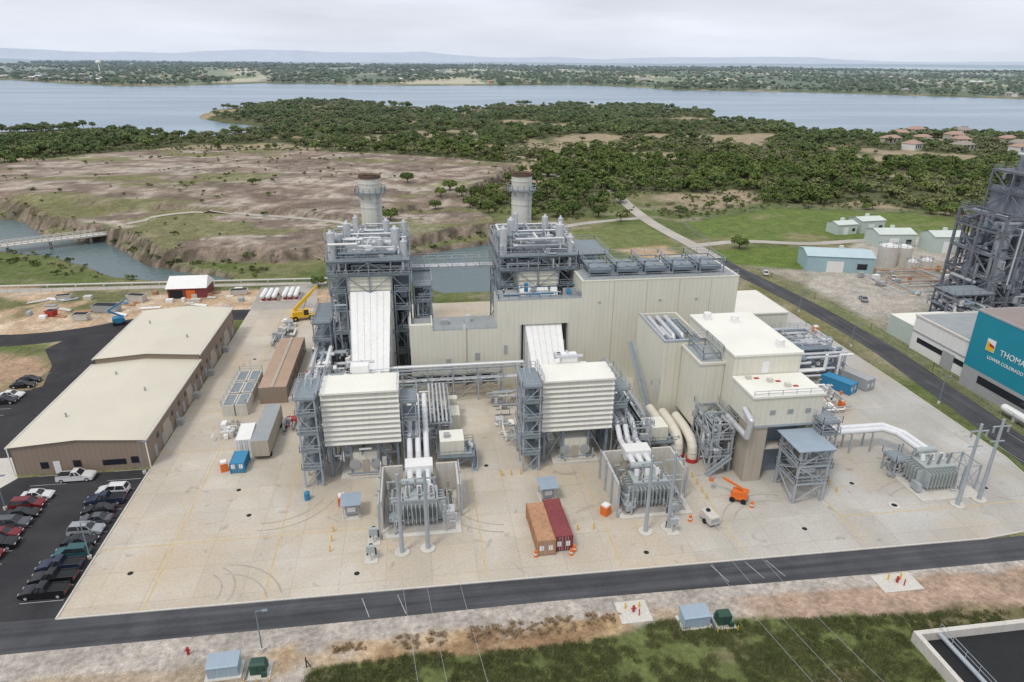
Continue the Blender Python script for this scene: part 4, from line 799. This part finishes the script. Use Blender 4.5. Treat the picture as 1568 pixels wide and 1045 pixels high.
# ------------------------------------------------------------------ vehicles
def car(name,x,y,rz,paint,kind='sedan'):
    b=B(name);L_,W,H_={'sedan':(4.6,1.78,1.42),'suv':(4.7,1.85,1.7),'pickup':(5.6,1.95,1.8)}[kind];w=W/2;l=L_/2
    hb={'sedan':.88,'suv':1.02,'pickup':1.1}[kind];zb=.28
    prof=[(-l,zb+.12),(-l+.05,hb-.12),(-l+.2,hb-.02),(l-1.2,hb),(l-.25,hb-.16),(l,hb-.35),(l,zb+.08),(l-.2,zb),(-l+.2,zb)]
    n=len(prof);ins=.08
    Lf=[(px,-w+(ins if pz>hb-.2 else 0),pz) for px,pz in prof];Rt=[(px,w-(ins if pz>hb-.2 else 0),pz) for px,pz in prof]
    b.add(Lf+Rt,[(i,(i+1)%n,n+(i+1)%n,n+i) for i in range(n)],paint);b.add(Lf,[tuple(reversed(range(n)))],paint);b.add(Rt,[tuple(range(n))],paint)
    if kind=='sedan': c=(-l+.75,-l+1.45,l-2.1,l-1.3)
    elif kind=='suv': c=(-l+.12,-l+.45,l-2.0,l-1.25)
    else: c=(-.55,-.35,l-2.35,l-1.65)
    a0,a1,a2,a3=c;ww=w-.1;wt=w-.3;zt=H_-.06
    V=[(a0,-ww,hb-.03),(a3,-ww,hb-.03),(a3,ww,hb-.03),(a0,ww,hb-.03),(a1,-wt,zt),(a2,-wt,zt),(a2,wt,zt),(a1,wt,zt)]
    b.hexa(V,glass);b.hexa([(a1-.05,-wt-.03,zt),(a2+.05,-wt-.03,zt),(a2+.05,wt+.03,zt),(a1-.05,wt+.03,zt),(a1+.1,-wt+.08,zt+.06),(a2-.1,-wt+.08,zt+.06),(a2-.1,wt-.08,zt+.06),(a1+.1,wt-.08,zt+.06)],paint)
    for sy in (-1,1):
        for (p0,p1) in (((a0,hb),(a1,zt)),((a3,hb),(a2,zt)),(((a0+a3)/2,hb),((a1+a2)/2,zt))):
            b.beam((p0[0],sy*(ww+.0),p0[1]),(p1[0],sy*(wt+.01),p1[1]),.09,paint)
        b.box(a2+.45,sy*w-.1,hb-.02,a2+.6,sy*w+.1,hb+.12,paint)
    if kind=='pickup':
        b.box(-l+.15,-w+.22,hb-.02,-.7,w-.22,hb+.0,dark);
        for sy in (-1,1): b.box(-l+.05,sy*(w-.14)-.06,hb-.05,-.6,sy*(w-.14)+.06,hb+.08,paint)
    for sx in (-l+.85,l-.9):
        for sy in (-1,1):
            b.cyl((sx,sy*(w-.2),.34),(sx,sy*(w+.02),.34),.35,rubber,14);b.cyl((sx,sy*(w+.0),.34),(sx,sy*(w+.035),.34),.2,silver,10)
    for sy in (-.6,.6): b.box(l-.02,sy-.2,hb-.42,l+.02,sy+.2,hb-.27,white);b.box(-l-.02,sy-.16,hb-.35,-l+.02,sy+.16,hb-.2,red)
    return b.done((x,y,.02),rz)
cp={'k':carpaint('black',(.014,.014,.016)),'w':carpaint('white',(.66,.66,.66)),'s':carpaint('silver',(.30,.32,.34)),'r':carpaint('red',(.16,.014,.016)),'g':carpaint('grey',(.08,.09,.10)),'b':carpaint('navy',(.02,.03,.06)),'t':carpaint('teal',(.02,.09,.10))}
def cn_(kd): return {'sedan':'parked_car','suv':'parked_suv','pickup':'parked_pickup_truck'}[kd]
y=76.3
for c,kd in zip('kkbtksgkbwk',['pickup','pickup','pickup','suv','sedan','suv','sedan','sedan','pickup','suv','sedan']):
    if y>101: break
    car(cn_(kd),-49.3+rnd.uniform(-.3,.3),y,math.pi+rnd.uniform(-.03,.03) if rnd.random()<.6 else rnd.uniform(-.03,.03),cp[c],kd);y+=2.5
y=84.8
for c,kd in zip('rkrgkrw',['suv','pickup','sedan','suv','sedan','suv','sedan']):
    car(cn_(kd),-60.6+rnd.uniform(-.3,.3),y,rnd.uniform(-.03,.03),cp[c],kd);y+=2.35
car('parked_pickup_truck',-56.8,103.6,0,cp['w'],'pickup')
for yy,c in ((143.7,'k'),(141.2,'k'),(136.5,'w'),(134,'k')): car('parked_car',-82.7,yy,0,cp[c])
for x,y_,c in ((112,200,'w'),(150,190,'w'),(128,172,'s'),(160,184,'g')): car('parked_car',x,y_,1.2,cp[c])
b=B('boom_lift');b.box(-1.4,-1.1,.6,1.4,1.1,1.1,orange)
for x in (-1,1):
    for y_ in (-1.15,1.15): b.cyl((x,y_-.2,.5),(x,y_+.2,.5),.5,rubber,12)
b.box(-1.2,-.8,1.1,1.6,.8,2.0,orange);b.beam((1.4,0,2.1),(-3.2,.6,3.6),.35,orange);b.beam((-3.2,.6,3.6),(-4.8,.8,3.2),.22,grey);b.box(-5.6,.2,2.4,-4.8,1.6,2.5,orange);b.rail([(-5.6,.2,2.5),(-4.8,.2,2.5),(-4.8,1.6,2.5),(-5.6,1.6,2.5)],1.0,grey,.06,True);b.box(.6,-.7,2,1.5,.7,2.3,orange);b.done((48.4,84.2,.03),-.55,.85)
b=B('mobile_crane');b.box(-3.2,-1.3,.9,3.2,1.3,1.5,yellow)
for x in (-2.2,2.2):
    for y_ in (-1.2,1.2): b.cyl((x,y_-.35,.75),(x,y_+.35,.75),.75,rubber,14);b.cyl((x,y_-.37,.75),(x,y_+.37,.75),.3,yellow,10)
b.box(-2.8,-1.1,1.5,.4,1.1,2.6,yellow);b.box(.2,-1.2,1.5,1.5,-.1,3.1,glass);b.box(.15,-1.25,3.1,1.55,-.05,3.2,yellow)
b.beam((-2.2,.3,2.9),(2.6,.3,7.2),.8,yellow);b.beam((2.4,.3,7.0),(4.6,.3,9.2),.6,yellow);b.beam((4.4,.3,9.1),(5.2,.3,9.8),.4,dsteel);b.cyl((5.1,.3,9.7),(5.1,.3,6.5),.03,dsteel,5);b.beam((0,.3,2.2),(1.4,.3,5.5),.2,grey)
for x in (-3,3): b.beam((x,-2.3,.35),(x,2.3,.35),.25,yellow);b.cbox(x,-2.3,0,.6,.6,.3,dsteel);b.cbox(x,2.3,0,.6,.6,.3,dsteel)
b.done((-30.6,175.4,.03),.25,.95)
b=B('blue_boom_lift');b.box(-1.4,-1.1,.6,1.4,1.1,2.0,blue)
for x in (-1,1):
    for y_ in (-1.15,1.15): b.cyl((x,y_-.2,.5),(x,y_+.2,.5),.5,rubber,12)
b.beam((1,0,2),(-2,0,4),.4,blue);b.beam((-2,0,4),(2,0,6),.35,blue);b.rail([(2,-.7,5.4),(3,-.7,5.4),(3,.7,5.4),(2,.7,5.4)],1.1,blue,.08,True);b.box(2,-.7,5.3,3,.7,5.4,blue);b.done((-77,177.3,.03),.4)
# ------------------------------------------------------------------ small site objects
def shack(x,y):
    b=B('sampling_shelter')
    for sx in (-1.1,1.1):
        for sy in (-1.2,1.2): b.beam((sx,sy,0),(sx,sy,2.7),.12,steel)
    b.box(-1.5,-1.7,2.7,1.5,1.7,2.8,bluegrey);b.box(-.9,-.6,.4,.9,.9,2.1,grey);b.box(-.6,-.65,.9,.6,-.6,1.7,white);b.box(-1.4,-1.5,0,1.4,1.5,.15,lcon);b.done((x,y,.03),.05)
shack(-11.6,88.2);shack(18.6,88.6)
b=B('blue_waste_bin');b.cyl((0,0,0),(0,0,1.3),.45,blue,12);b.cyl((0,0,1.3),(0,0,1.5),.47,blue,12,.2);b.done((-18.8,93.0,.03))
def meter(x,y):
    b=B('metering_skid');b.box(-.9,-1.2,0,.9,1.2,.15,lcon);b.beam((0,-.6,.1),(0,-.6,2.4),.12,steel);b.cbox(0,-.6,1.6,1.1,.5,1.0,tgrey);b.pipe([(-.6,.6,.1),(-.6,.6,1.2),(.6,.6,1.2),(.6,.6,.1)],.12,green,8);b.cyl((0,.6,1.2),(0,.6,1.9),.3,green,10);b.done((x,y,.03))
meter(-8.2,77.8);meter(-8.0,81.6);meter(35.2,78.2);meter(36.5,81.5)
b=B('portable_generator_trailer');b.box(-.8,-1.3,.6,.8,1.3,1.6,lcon);b.box(-.9,-1.4,.45,.9,1.4,.6,grey);b.box(-.7,-1.32,.8,.7,-1.3,1.4,grey)
for sx in (-1,1): b.cyl((sx*.85,0,.4),(sx*1.05,0,.4),.38,rubber,12)
b.beam((0,-1.4,.5),(0,-2.4,.4),.1,steel);b.cbox(0,.6,1.6,.5,.5,.3,dark);b.done((41.6,79.4,.03),.2);
def utilshed(x,y):
    b=B('utility_shed');b.box(-2,-1.1,.15,2,1.1,2.0,ltblue);b.poly([(-2.1,-1.25,1.95),(2.1,-1.25,1.95),(2.1,1.25,2.35),(-2.1,1.25,2.35)],bluegrey);b.box(-2.1,1.1,1.9,2.1,1.22,2.32,ltblue)
    for k in (-1.4,0,1.4): b.box(k-.6,-1.14,.3,k+.6,-1.1,1.8,bluegrey)
    b.box(-2.4,-1.5,0,2.4,1.5,.15,lcon);b.done((x,y,.01),.02,.82)
utilshed(-23.6,60.8);utilshed(31.7,60.8)
def greenbox(x,y):
    b=B('pad_mounted_transformer');b.box(-1,-.8,.15,1,.5,1.7,green);b.hexa([(-1,-.8,1.7),(1,-.8,1.7),(1,.5,1.7),(-1,.5,1.7),(-.9,-.5,1.95),(.9,-.5,1.95),(.9,.45,1.95),(-.9,.45,1.95)],green)
    b.box(-.02,-.83,.3,.02,-.8,1.6,dark);b.box(-1.1,.5,.15,1.1,.75,1.3,dsteel);b.box(-1.6,-1.5,0,1.6,1.3,.12,lcon);b.box(-1.6,-1.5,.12,-1.45,1.3,.5,dsteel);b.box(.5,-1.3,.12,1.2,-.95,.9,green)
    for k in (-1.5,0,1.5): b.cyl((k,-1.9,0),(k,-1.9,.9),.07,yellow,8)
    b.done((x,y,.01),0,.85)
greenbox(-19.8,60.4);greenbox(35.2,60.4)
def hyd(x,y,w=4.4,d=3.6):
    b=B('fire_hydrant');b.box(-w/2,-d/2,0,w/2,d/2,.1,lcon)
    b.cyl((0,0,.1),(0,0,.85),.16,red,10);b.ball((0,0,.9),.19,red,10,6);b.cyl((-.32,0,.6),(.32,0,.6),.09,red,8)
    for k in (-.9,.9): b.cyl((k,.6,.1),(k,.6,1.0),.1,yellow,8)
    b.cyl((.5,-.7,.1),(.5,-.7,1.1),.08,red,8);b.done((x,y,.01))
hyd(24.8,63.4,4,3.6);hyd(61.2,63.8,5.6,3.2)
b=B('fire_hydrant');b.cyl((0,0,0),(0,0,.85),.16,red,10);b.ball((0,0,.9),.2,red,10,6);b.cyl((-.32,0,.6),(.32,0,.6),.09,red,8);b.done((-28.4,63.9,0))
b=B('manhole');b.cyl((0,0,.031),(0,0,.12),.9,lcon,20);b.cyl((0,0,.12),(0,0,.13),.45,dark,16);b.done((72,79.5,0))
b=B('yard_drain');b.cyl((0,0,.0),(0,0,.012),.38,dark,14)
for x,y in ((-27,90),(-40,79),(-10,75),(30,74),(55,76),(90,82),(69,86),(-30,97),(10,99),(-38,150)): b.done((x,y,.035))
def lamp(x,y,h=6,hx=0.8):
    b=B('street_lamp');b.cyl((0,0,0),(0,0,h),.09,dsteel,8,.06);b.cyl((0,0,0),(0,0,.5),.28,lcon,12);b.beam((0,0,h),(hx,0,h+.05),.08,dsteel);b.box(hx-.1,-.18,h-.05,hx+.5,.18,h+.08,dsteel);b.done((x,y,.02))
for x,y_ in ((-46.6,82.9),(-63.9,96.3),(-20,63.2),(103.5,110),(103.5,140),(-46.5,104),(104,165)): lamp(x,y_)
b=B('timber_fence_post');b.beam((0,0,0),(0,0,1.5),.14,trunkm);b.beam((.45,0,0),(.05,0,1.1),.1,trunkm);b.done((28.4,58.6,0));b.done((-14.6,60.2,0))
b=B('clarifier_basin')
x0,x1,y0,y1=56.4,90,40,54.6
b.box(x0,y0,0,x0+.6,y1,1.5,lcon);b.box(x0+.6,y1-.6,0,x1,y1,1.5,lcon);b.box(x0+.6,y0,0,x1,y1-.6,.35,dark)
b.beam((x0+3,y0,1.3),(x0+3,y1-.3,1.3),.5,steel,.2);b.rail([(x0+3.2,y0,1.4),(x0+3.2,y1-.3,1.4)],1.1,steel,.05);b.done()
brushm=leafmat('dry_brush',(.26,.175,.10),(.42,.32,.20));BC=coll('brush_kinds',[treemesh('a_brush',31,.9,.6,6,26,brushm,.09),treemesh('b_brush',32,.7,.45,5,24,brushm,.08)])
P=[]
for (xa,xb,ya,yb,n) in ((-12,-8,61.6,63,30),(-5,1.5,61.2,63.4,46),(4,17,61.2,63.8,120),(18,23,62.0,63.7,34)):
    for i in range(n): P.append((rnd.uniform(xa,xb),rnd.uniform(ya,yb),0,rnd.uniform(.2,.7),rnd.uniform(0,6),rnd.randint(0,1)))
scatter('dry_brush_piles',P,BC)
gb=[];gmt=leafmat('grass_blades',(.085,.11,.04),(.19,.20,.09))
for sd in (1,2,3):
    r=random.Random(sd);b=B('tuft_%s'%'abc'[sd-1])
    for i in range(34):
        a=r.uniform(0,6.28);d=r.uniform(0,.45);x,y_=d*math.cos(a),d*math.sin(a);h=r.uniform(.12,.4);lx,ly=r.gauss(0,.1),r.gauss(0,.1)
        b.add([(x-.03,y_,0),(x+.03,y_+.02,0),(x+lx,y_+ly,h)],[(0,1,2)],gmt)
    gb.append(b)
GC=coll('grass_kinds',gb)
x=rs.uniform(-20,75,11000);y=rs.uniform(49,62.5,11000);gl_=np.interp(x,GLX,GLY);k=(y<gl_-.2)&~((x>56)&(y<55.2))&(fbm(x,y,4,77)>.40);x,y=x[k],y[k]
scatter('grass_tufts',pack(x,y,x*0+.15,rs.uniform(.5,1.4,len(x)),rs.choice(3,len(x)),3),GC)
b=B('red_and_white_shed');b.box(-71,197,0,-60.5,205,3.0,maroon,white)
b.add([(-71.4,196.6,3.0),(-60.1,196.6,3.0),(-60.1,205.4,3.0),(-71.4,205.4,3.0),(-71.0,201,5.6),(-60.5,201,5.6)],[(0,1,5,4),(2,3,4,5),(0,4,3),(1,2,5)],white);b.box(-66,196.9,0,-63.5,197,2.4,orange);b.box(-70.5,196.9,0,-67,197,2.4,dark);b.done()
def tank(x,y):
    b=B('horizontal_storage_tank')
    for k in (-1.6,0,1.6): b.cyl((k,-3,1.6),(k,3,1.6),.65,white,14);b.ball((k,-3,1.6),.65,white,12,6);b.ball((k,3,1.6),.65,white,12,6);b.box(k-.5,-2.4,.1,k+.5,-2,1.2,red);b.box(k-.5,2,.1,k+.5,2.4,1.2,red)
    b.box(-2.5,-3.5,0,2.5,3.5,.15,lcon);b.done((x,y,.02))
tank(-42.3,194);tank(-36.4,194.4)
sheet('gravel_yard',[(-47,205),(-31,206),(-28,184.2),(-46,184.2)],.02,gravel)
for i,(x,y_,w,d,h,m) in enumerate(((-88,182,4,2.4,1.8,lcon),(-84,188,7,3,2,grey),(-97,186,2.5,2,1.6,red),(-79,196,5,2.4,2.0,lcon),(-100,200,4,2,1.4,lcon),(-52,199,5,2.2,1.5,lcon))):
    b=B('construction_skip');b.hexa([(-w/2+.3,-d/2+.2,.1),(w/2-.3,-d/2+.2,.1),(w/2-.3,d/2-.2,.1),(-w/2+.3,d/2-.2,.1),(-w/2,-d/2,h),(w/2,-d/2,h),(w/2,d/2,h),(-w/2,d/2,h)],m);b.box(-w/2+.2,-d/2+.2,h,w/2-.2,d/2-.2,h+.02,dark);b.box(-w/2-.05,-d/2-.05,h-.1,w/2+.05,-d/2,h+.04,m);b.done((x,y_,0),rnd.uniform(-.3,.3))
b=B('construction_materials')
R=random.Random(77)
for i in range(30):
    x,y=R.uniform(-108,-50),R.uniform(184,202);m=R.choice([lcon,white,grey,rust,steel]);a=R.uniform(-.6,.6);l=R.uniform(1,3.5)
    if R.random()<.5:
        for j in range(4): b.cyl((x-l*math.cos(a),y-l*math.sin(a)+j*.35,.2),(x+l*math.cos(a),y+l*math.sin(a)+j*.35,.2),.15,m,6)
    else: b.cbox(x,y,0,R.uniform(.8,2.4),R.uniform(.8,1.8),R.uniform(.4,1.2),m)
b.done()
b=B('creek_bridge');b.beam((-170,252,.6),(-112,283,.8),6,lcon,.5)
for sg in (-1,1):
    off=Vector((-.47,.88,0))*3*sg;b.rail([tuple(Vector((-170,252,.9))+off),tuple(Vector((-112,283,1.1))+off)],1.0,lcon,.2)
for t in (.2,.4,.6,.8): 
    p=Vector((-170,252,0)).lerp(Vector((-112,283,0)),t);b.cyl((p.x,p.y,-4.5),(p.x,p.y,.5),.5,lcon,10)
b.done()
road('quarry_track',[(-112,283),(-100,296),(-84,298),(-60,290),(-36,278),(-20,262)],3.2,.4,oldroad,drape=True)
b=B('perimeter_pipeline');b.cyl((-150,214,.6),(-26,210,.6),.3,lcon,8)
for x in range(-150,-26,8): b.cbox(x,214-(x+150)*4/124,0,.4,.6,.5,lcon)
b.done()
def fence(name,pts,h=2,step=3,w=.07,m=None):
    b=B(name)
    for i in range(len(pts)-1):
        a=Vector((*pts[i],0));c=Vector((*pts[i+1],0));n=max(1,int((c-a).length/step))
        for k in range(n+1): q=a.lerp(c,k/n);b.beam(q,q+Vector((0,0,h)),w,m or steel)
        for z in (h,h*.5,.1): b.beam(a+Vector((0,0,z)),c+Vector((0,0,z)),w*.5,m or steel)
    b.done()
fence('chain_link_fence',[(111.5,95),(113.8,125),(115.5,150),(114.5,175),(112,196),(108,204)]);fence('chain_link_fence',[(-120,205),(-30,203.5),(-24,190)])
fence('field_fence',[(110,240),(112,276),(168,302),(230,282)],1.3,6)
# ------------------------------------------------------------------ right: blue building & old plant
pbr=mat('pale_blue_roof',(.46,.58,.62),.6,.08,.3,ribs=.1);pr=mat('pale_roof',(.56,.62,.58))
def shedb(name,x,y,rz,w,d,h,mw,mr,rise=1.2,door=True):
    b=B(name);b.box(-w/2,-d/2,0,w/2,d/2,h,mw,mr);o=.3
    b.add([(-w/2-o,-d/2-o,h+.01),(w/2+o,-d/2-o,h+.01),(w/2+o,d/2+o,h+.01),(-w/2-o,d/2+o,h+.01),(-w/2-o,0,h+rise),(w/2+o,0,h+rise)],[(0,1,5,4),(2,3,4,5)],mr);b.add([(-w/2,-d/2,h),(-w/2,d/2,h),(-w/2,0,h+rise-.1)],[(0,1,2)],mw);b.add([(w/2,-d/2,h),(w/2,d/2,h),(w/2,0,h+rise-.1)],[(0,1,2)],mw)
    if door: b.box(-w*.2,-d/2-.06,0,w*.05,-d/2,h*.7,white);b.box(w*.25,-d/2-.05,1.2,w*.4,-d/2,h*.6,glass);b.cbox(w*.1,d*.2,h+rise*.5,1.2,1.2,1.2,pr)
    b.done((x,y,0),rz)
shedb('light_blue_workshop',139,205,-.28,21,12,5.2,ltblue,pbr,1.2)
shedb('pale_green_workshop',178,232,-.1,14,10,5,pgreen,pr,1.4);shedb('pale_green_workshop',192,222,-.1,12,9,6,pgreen,pr,1.4)
shedb('white_pump_shed',171,252,.1,9,7,4,pgreen,pr,1);shedb('white_pump_shed',183,254,.1,11,8,5,pgreen,pr,1);shedb('grey_workshop',205,212,0,16,12,6,grey,bluegrey,1)
for x,y_,r,h in ((158,205,3.2,7),(165,207,3,6),(163,199,1.8,3),(169,200,2,3)):
    b=B('storage_tank');b.cyl((0,0,0),(0,0,h),r,lcon,24);b.cyl((0,0,h),(0,0,h+.8),r,white,24,.3);b.rail([(r*math.cos(t),r*math.sin(t),h) for t in [2*math.pi*i/10 for i in range(10)]],1,steel,.08,True);b.done((x,y_,0))
b=B('yard_equipment');b.clutter(140,170,.2,200,200,2.5,24,81,[white,grey,ltblue,steel,rust],(.1,.3),44);b.done()
b=B('old_generating_station');xo=114.8;yo=118.4
b.box(xo,78,0,175,yo,4.6,grey,roofgrey);b.box(xo,78,4.6,175,yo,16.6,teal,roofgrey);b.box(xo-.1,78,16.6,175,yo+.1,17.0,grey);b.box(xo+.3,78.3,17.01,174.7,yo-.3,17.03,mat('brown_gravel_roof',(.28,.24,.225),.9,.12,.3))
b.box(xo-.07,80,2.2,xo,114,3.8,glass)
b.box(117.5,yo+.2,0,170,138,8.2,white,roofgrey);b.box(117.45,120,2.2,117.5,136,3.4,glass);b.box(117.4,yo+.3,4.4,117.5,138,4.8,grey);b.box(117.35,124,0,117.5,127.5,3.8,grey)
b.box(117.3,yo+.1,8.2,170,138.2,8.5,lcon);b.box(118,yo+.6,8.51,169,137.5,8.53,roofgrey)
for x,y_ in ((124,123),(130,130),(138,125),(128,93),(138,106),(121,110)): b.cbox(x,y_,8.5 if y_>117 else 17.0,3,2.4,1.6,grey)
b.box(118.5,138.4,0,150,148,5,pgreen,whiteroof)
ob=b.done()
def wtext(s,y,z,size,m):
    c=bpy.data.curves.new('sign_lettering','FONT');c.body=s;c.size=size;c.extrude=.03;o=bpy.data.objects.new('sign_lettering',c);o.rotation_euler=(math.pi/2,0,-math.pi/2);o.location=(xo-.06,y,z);c.materials.append(m);COL.objects.link(o);o.parent=ob
wtext('THOMAS C. FERGUSON',110.6,9.9,1.7,white);wtext('LOWER COLORADO RIVER AUTHORITY',113.2,8.1,.95,white)
lg=B('sign_logo');lg.box(xo-.13,112.0,9.7,xo-.06,114.1,12.2,white);lg.poly([(xo-.15,114.0,9.8),(xo-.15,112.1,9.8),(xo-.15,112.1,10.9),(xo-.15,114.0,11.7)],yellow);lg.poly([(xo-.16,113.4,10.8),(xo-.16,112.1,10.6),(xo-.16,112.1,11.1),(xo-.16,113.4,11.4)],red);lo=lg.done();lo.parent=ob
b=B('white_horizontal_vessel');b.cyl((112.8,104,1.6),(112.8,97,1.6),.8,white,14);b.ball((112.8,104,1.6),.8,white,12,6);b.box(112.3,101,0,113.3,101.5,1,lcon);b.done()
b=B('old_boiler_house')
b.frame([141,147,153,160,168],[150,158,166],[6,12,18,24,28],.6,oldsteel,True,False,True,gd=oldsteel,rm=dsteel)
b.frame([147,153,159,166],[151,158,165],[33,38],.5,oldsteel,True,True,True,gd=oldsteel,z0=28,rm=dsteel)
b.box(148,152,4,166,165,34,oldpanel);b.box(153,153,34,166,164,44,oldpanel);b.cyl((150.5,157,34),(150.5,157,42.5),1.6,oldpanel,18);b.cyl((145,154,6),(145,154,26),1.8,silver,18);b.cyl((144,161,6),(144,161,22),1.5,oldpanel,16)
for x in (149.5,152.5,156,159.5): b.box(x,151.2,6,x+.7,151.9,33,oldpanel);b.box(x+1,151.5,6,x+1.3,151.9,33,dsteel)
b.frame([152,157,162],[153,161],[46,48.5],.35,oldsteel,True,True,True,gd=oldsteel,z0=44,rm=dsteel)
b.clutter(141,149.5,1,148,166,28,90,99,[oldsteel,oldpanel,dsteel,silver,steel],(.15,.6),22);b.clutter(147,149.3,1,168,151.5,34,90,98,[oldsteel,oldpanel,dsteel,steel],(.15,.5),20);b.clutter(150,150,34,168,166,43,30,97,[oldsteel,oldpanel,silver],(.2,.6),8)
b.frame([130,136,141],[148,155],[5,9],.35,oldsteel);b.clutter(128,144,.2,141,157,9,60,96,[oldsteel,dsteel,silver,grey],(.15,.5),14);b.done((5.5,0,0))
# individual trees near the plant
near=[treemesh('oak_tree',s_,3.6,6.2,34,60,leafA,.34) for s_ in (21,22,23)]
NT=[(17,330,1.0),(22,322,.9),(30,336,1.1),(38,346,1.1),(12,318,.8),(26,312,.8),(9,300,.8),(24,297,.9),(33,305,.9),(-3,352,1),(-10,278,.9),(40,322,1),(-78,352,.6),(-110,262,.7),(-84,232,.7),(-20,222,.7),(118,232,.9),(46,300,1.1),(50,289,1),(62,292,1.1),(70,296,1.1),(80,291,1),(-30,204,.6),(-22,212,.7)]
meshes=[]
for b_ in near:
    o=b_.done();meshes.append(o.data);bpy.data.objects.remove(o)
for i,(x,y_,s_) in enumerate(NT):
    z=hz1(x,y_)
    if z<-1.5: continue
    o=bpy.data.objects.new('oak_tree',meshes[i%3]);o.location=(x,y_,z-.2);o.rotation_euler=(0,0,i*1.3);o.scale=(s_,s_,s_*.95);COL.objects.link(o)
# ------------------------------------------------------------------ sky, sun, camera
w=bpy.data.worlds.new('World');sc.world=w;w.use_nodes=True;nt=w.node_tree;nt.nodes.clear();L=nt.links.new
wo=N(nt,'ShaderNodeOutputWorld');bg=N(nt,'ShaderNodeBackground');bg.inputs[1].default_value=.1;L(bg.outputs[0],wo.inputs[0])
sk=N(nt,'ShaderNodeTexSky',sky_type='NISHITA');sk.sun_disc=False;sk.sun_elevation=math.radians(58);sk.sun_rotation=math.radians(225);sk.dust_density=3
tc=N(nt,'ShaderNodeTexCoord');sp=N(nt,'ShaderNodeSeparateXYZ');L(tc.outputs['Generated'],sp.inputs[0])
r=N(nt,'ShaderNodeValToRGB');e=r.color_ramp.elements;e[0].position=0;e[0].color=(.74,.80,.90,1);e[1].position=1;e[1].color=(.95,.96,.98,1)
e2=r.color_ramp.elements.new(.05);e2.color=(.79,.82,.91,1);e3=r.color_ramp.elements.new(.16);e3.color=(.70,.715,.85,1);L(sp.outputs[2],r.inputs[0])
mp=N(nt,'ShaderNodeMapping');mp.inputs['Scale'].default_value=(2,2,11);L(tc.outputs['Generated'],mp.inputs[0])
cn=N(nt,'ShaderNodeTexNoise');cn.inputs['Scale'].default_value=1.6;cn.inputs['Detail'].default_value=5;L(mp.outputs[0],cn.inputs['Vector'])
mr=N(nt,'ShaderNodeMapRange');mr.inputs[1].default_value=.3;mr.inputs[2].default_value=.7;mr.inputs[3].default_value=9.2;mr.inputs[4].default_value=11.8;L(cn.outputs[0],mr.inputs[0])
vs=N(nt,'ShaderNodeVectorMath',operation='SCALE');L(r.outputs[0],vs.inputs[0]);L(mr.outputs[0],vs.inputs['Scale'])
mx=N(nt,'ShaderNodeMix',data_type='RGBA');mx.inputs[0].default_value=.92;L(sk.outputs[0],mx.inputs[6]);L(vs.outputs[0],mx.inputs[7]);L(mx.outputs[2],bg.inputs[0])
sl_=bpy.data.lights.new('sun','SUN');sl_.energy=1.5;sl_.angle=math.radians(12);sl_.color=(1,.94,.84);so=bpy.data.objects.new('sun',sl_);COL.objects.link(so)
az=math.radians(225);el=math.radians(58);dv=Vector((math.sin(az)*math.cos(el),math.cos(az)*math.cos(el),math.sin(el)));so.rotation_euler=dv.to_track_quat('Z','Y').to_euler()
cam=bpy.data.cameras.new('camera');cam.sensor_width=36;cam.lens=1045/1568*36;cam.clip_end=40000;cam.clip_start=1
co=bpy.data.objects.new('camera',cam);COL.objects.link(co);sc.camera=co
R_=(Matrix.Rotation(math.radians(-8.2),3,'Z')@Matrix.Rotation(math.radians(90-22.4),3,'X')@Matrix.Rotation(math.radians(.45),3,'Z'))
co.matrix_world=Matrix.Translation((0,0,64))@R_.to_4x4()
sc.view_settings.view_transform='Standard';sc.view_settings.look='None';sc.view_settings.exposure=0
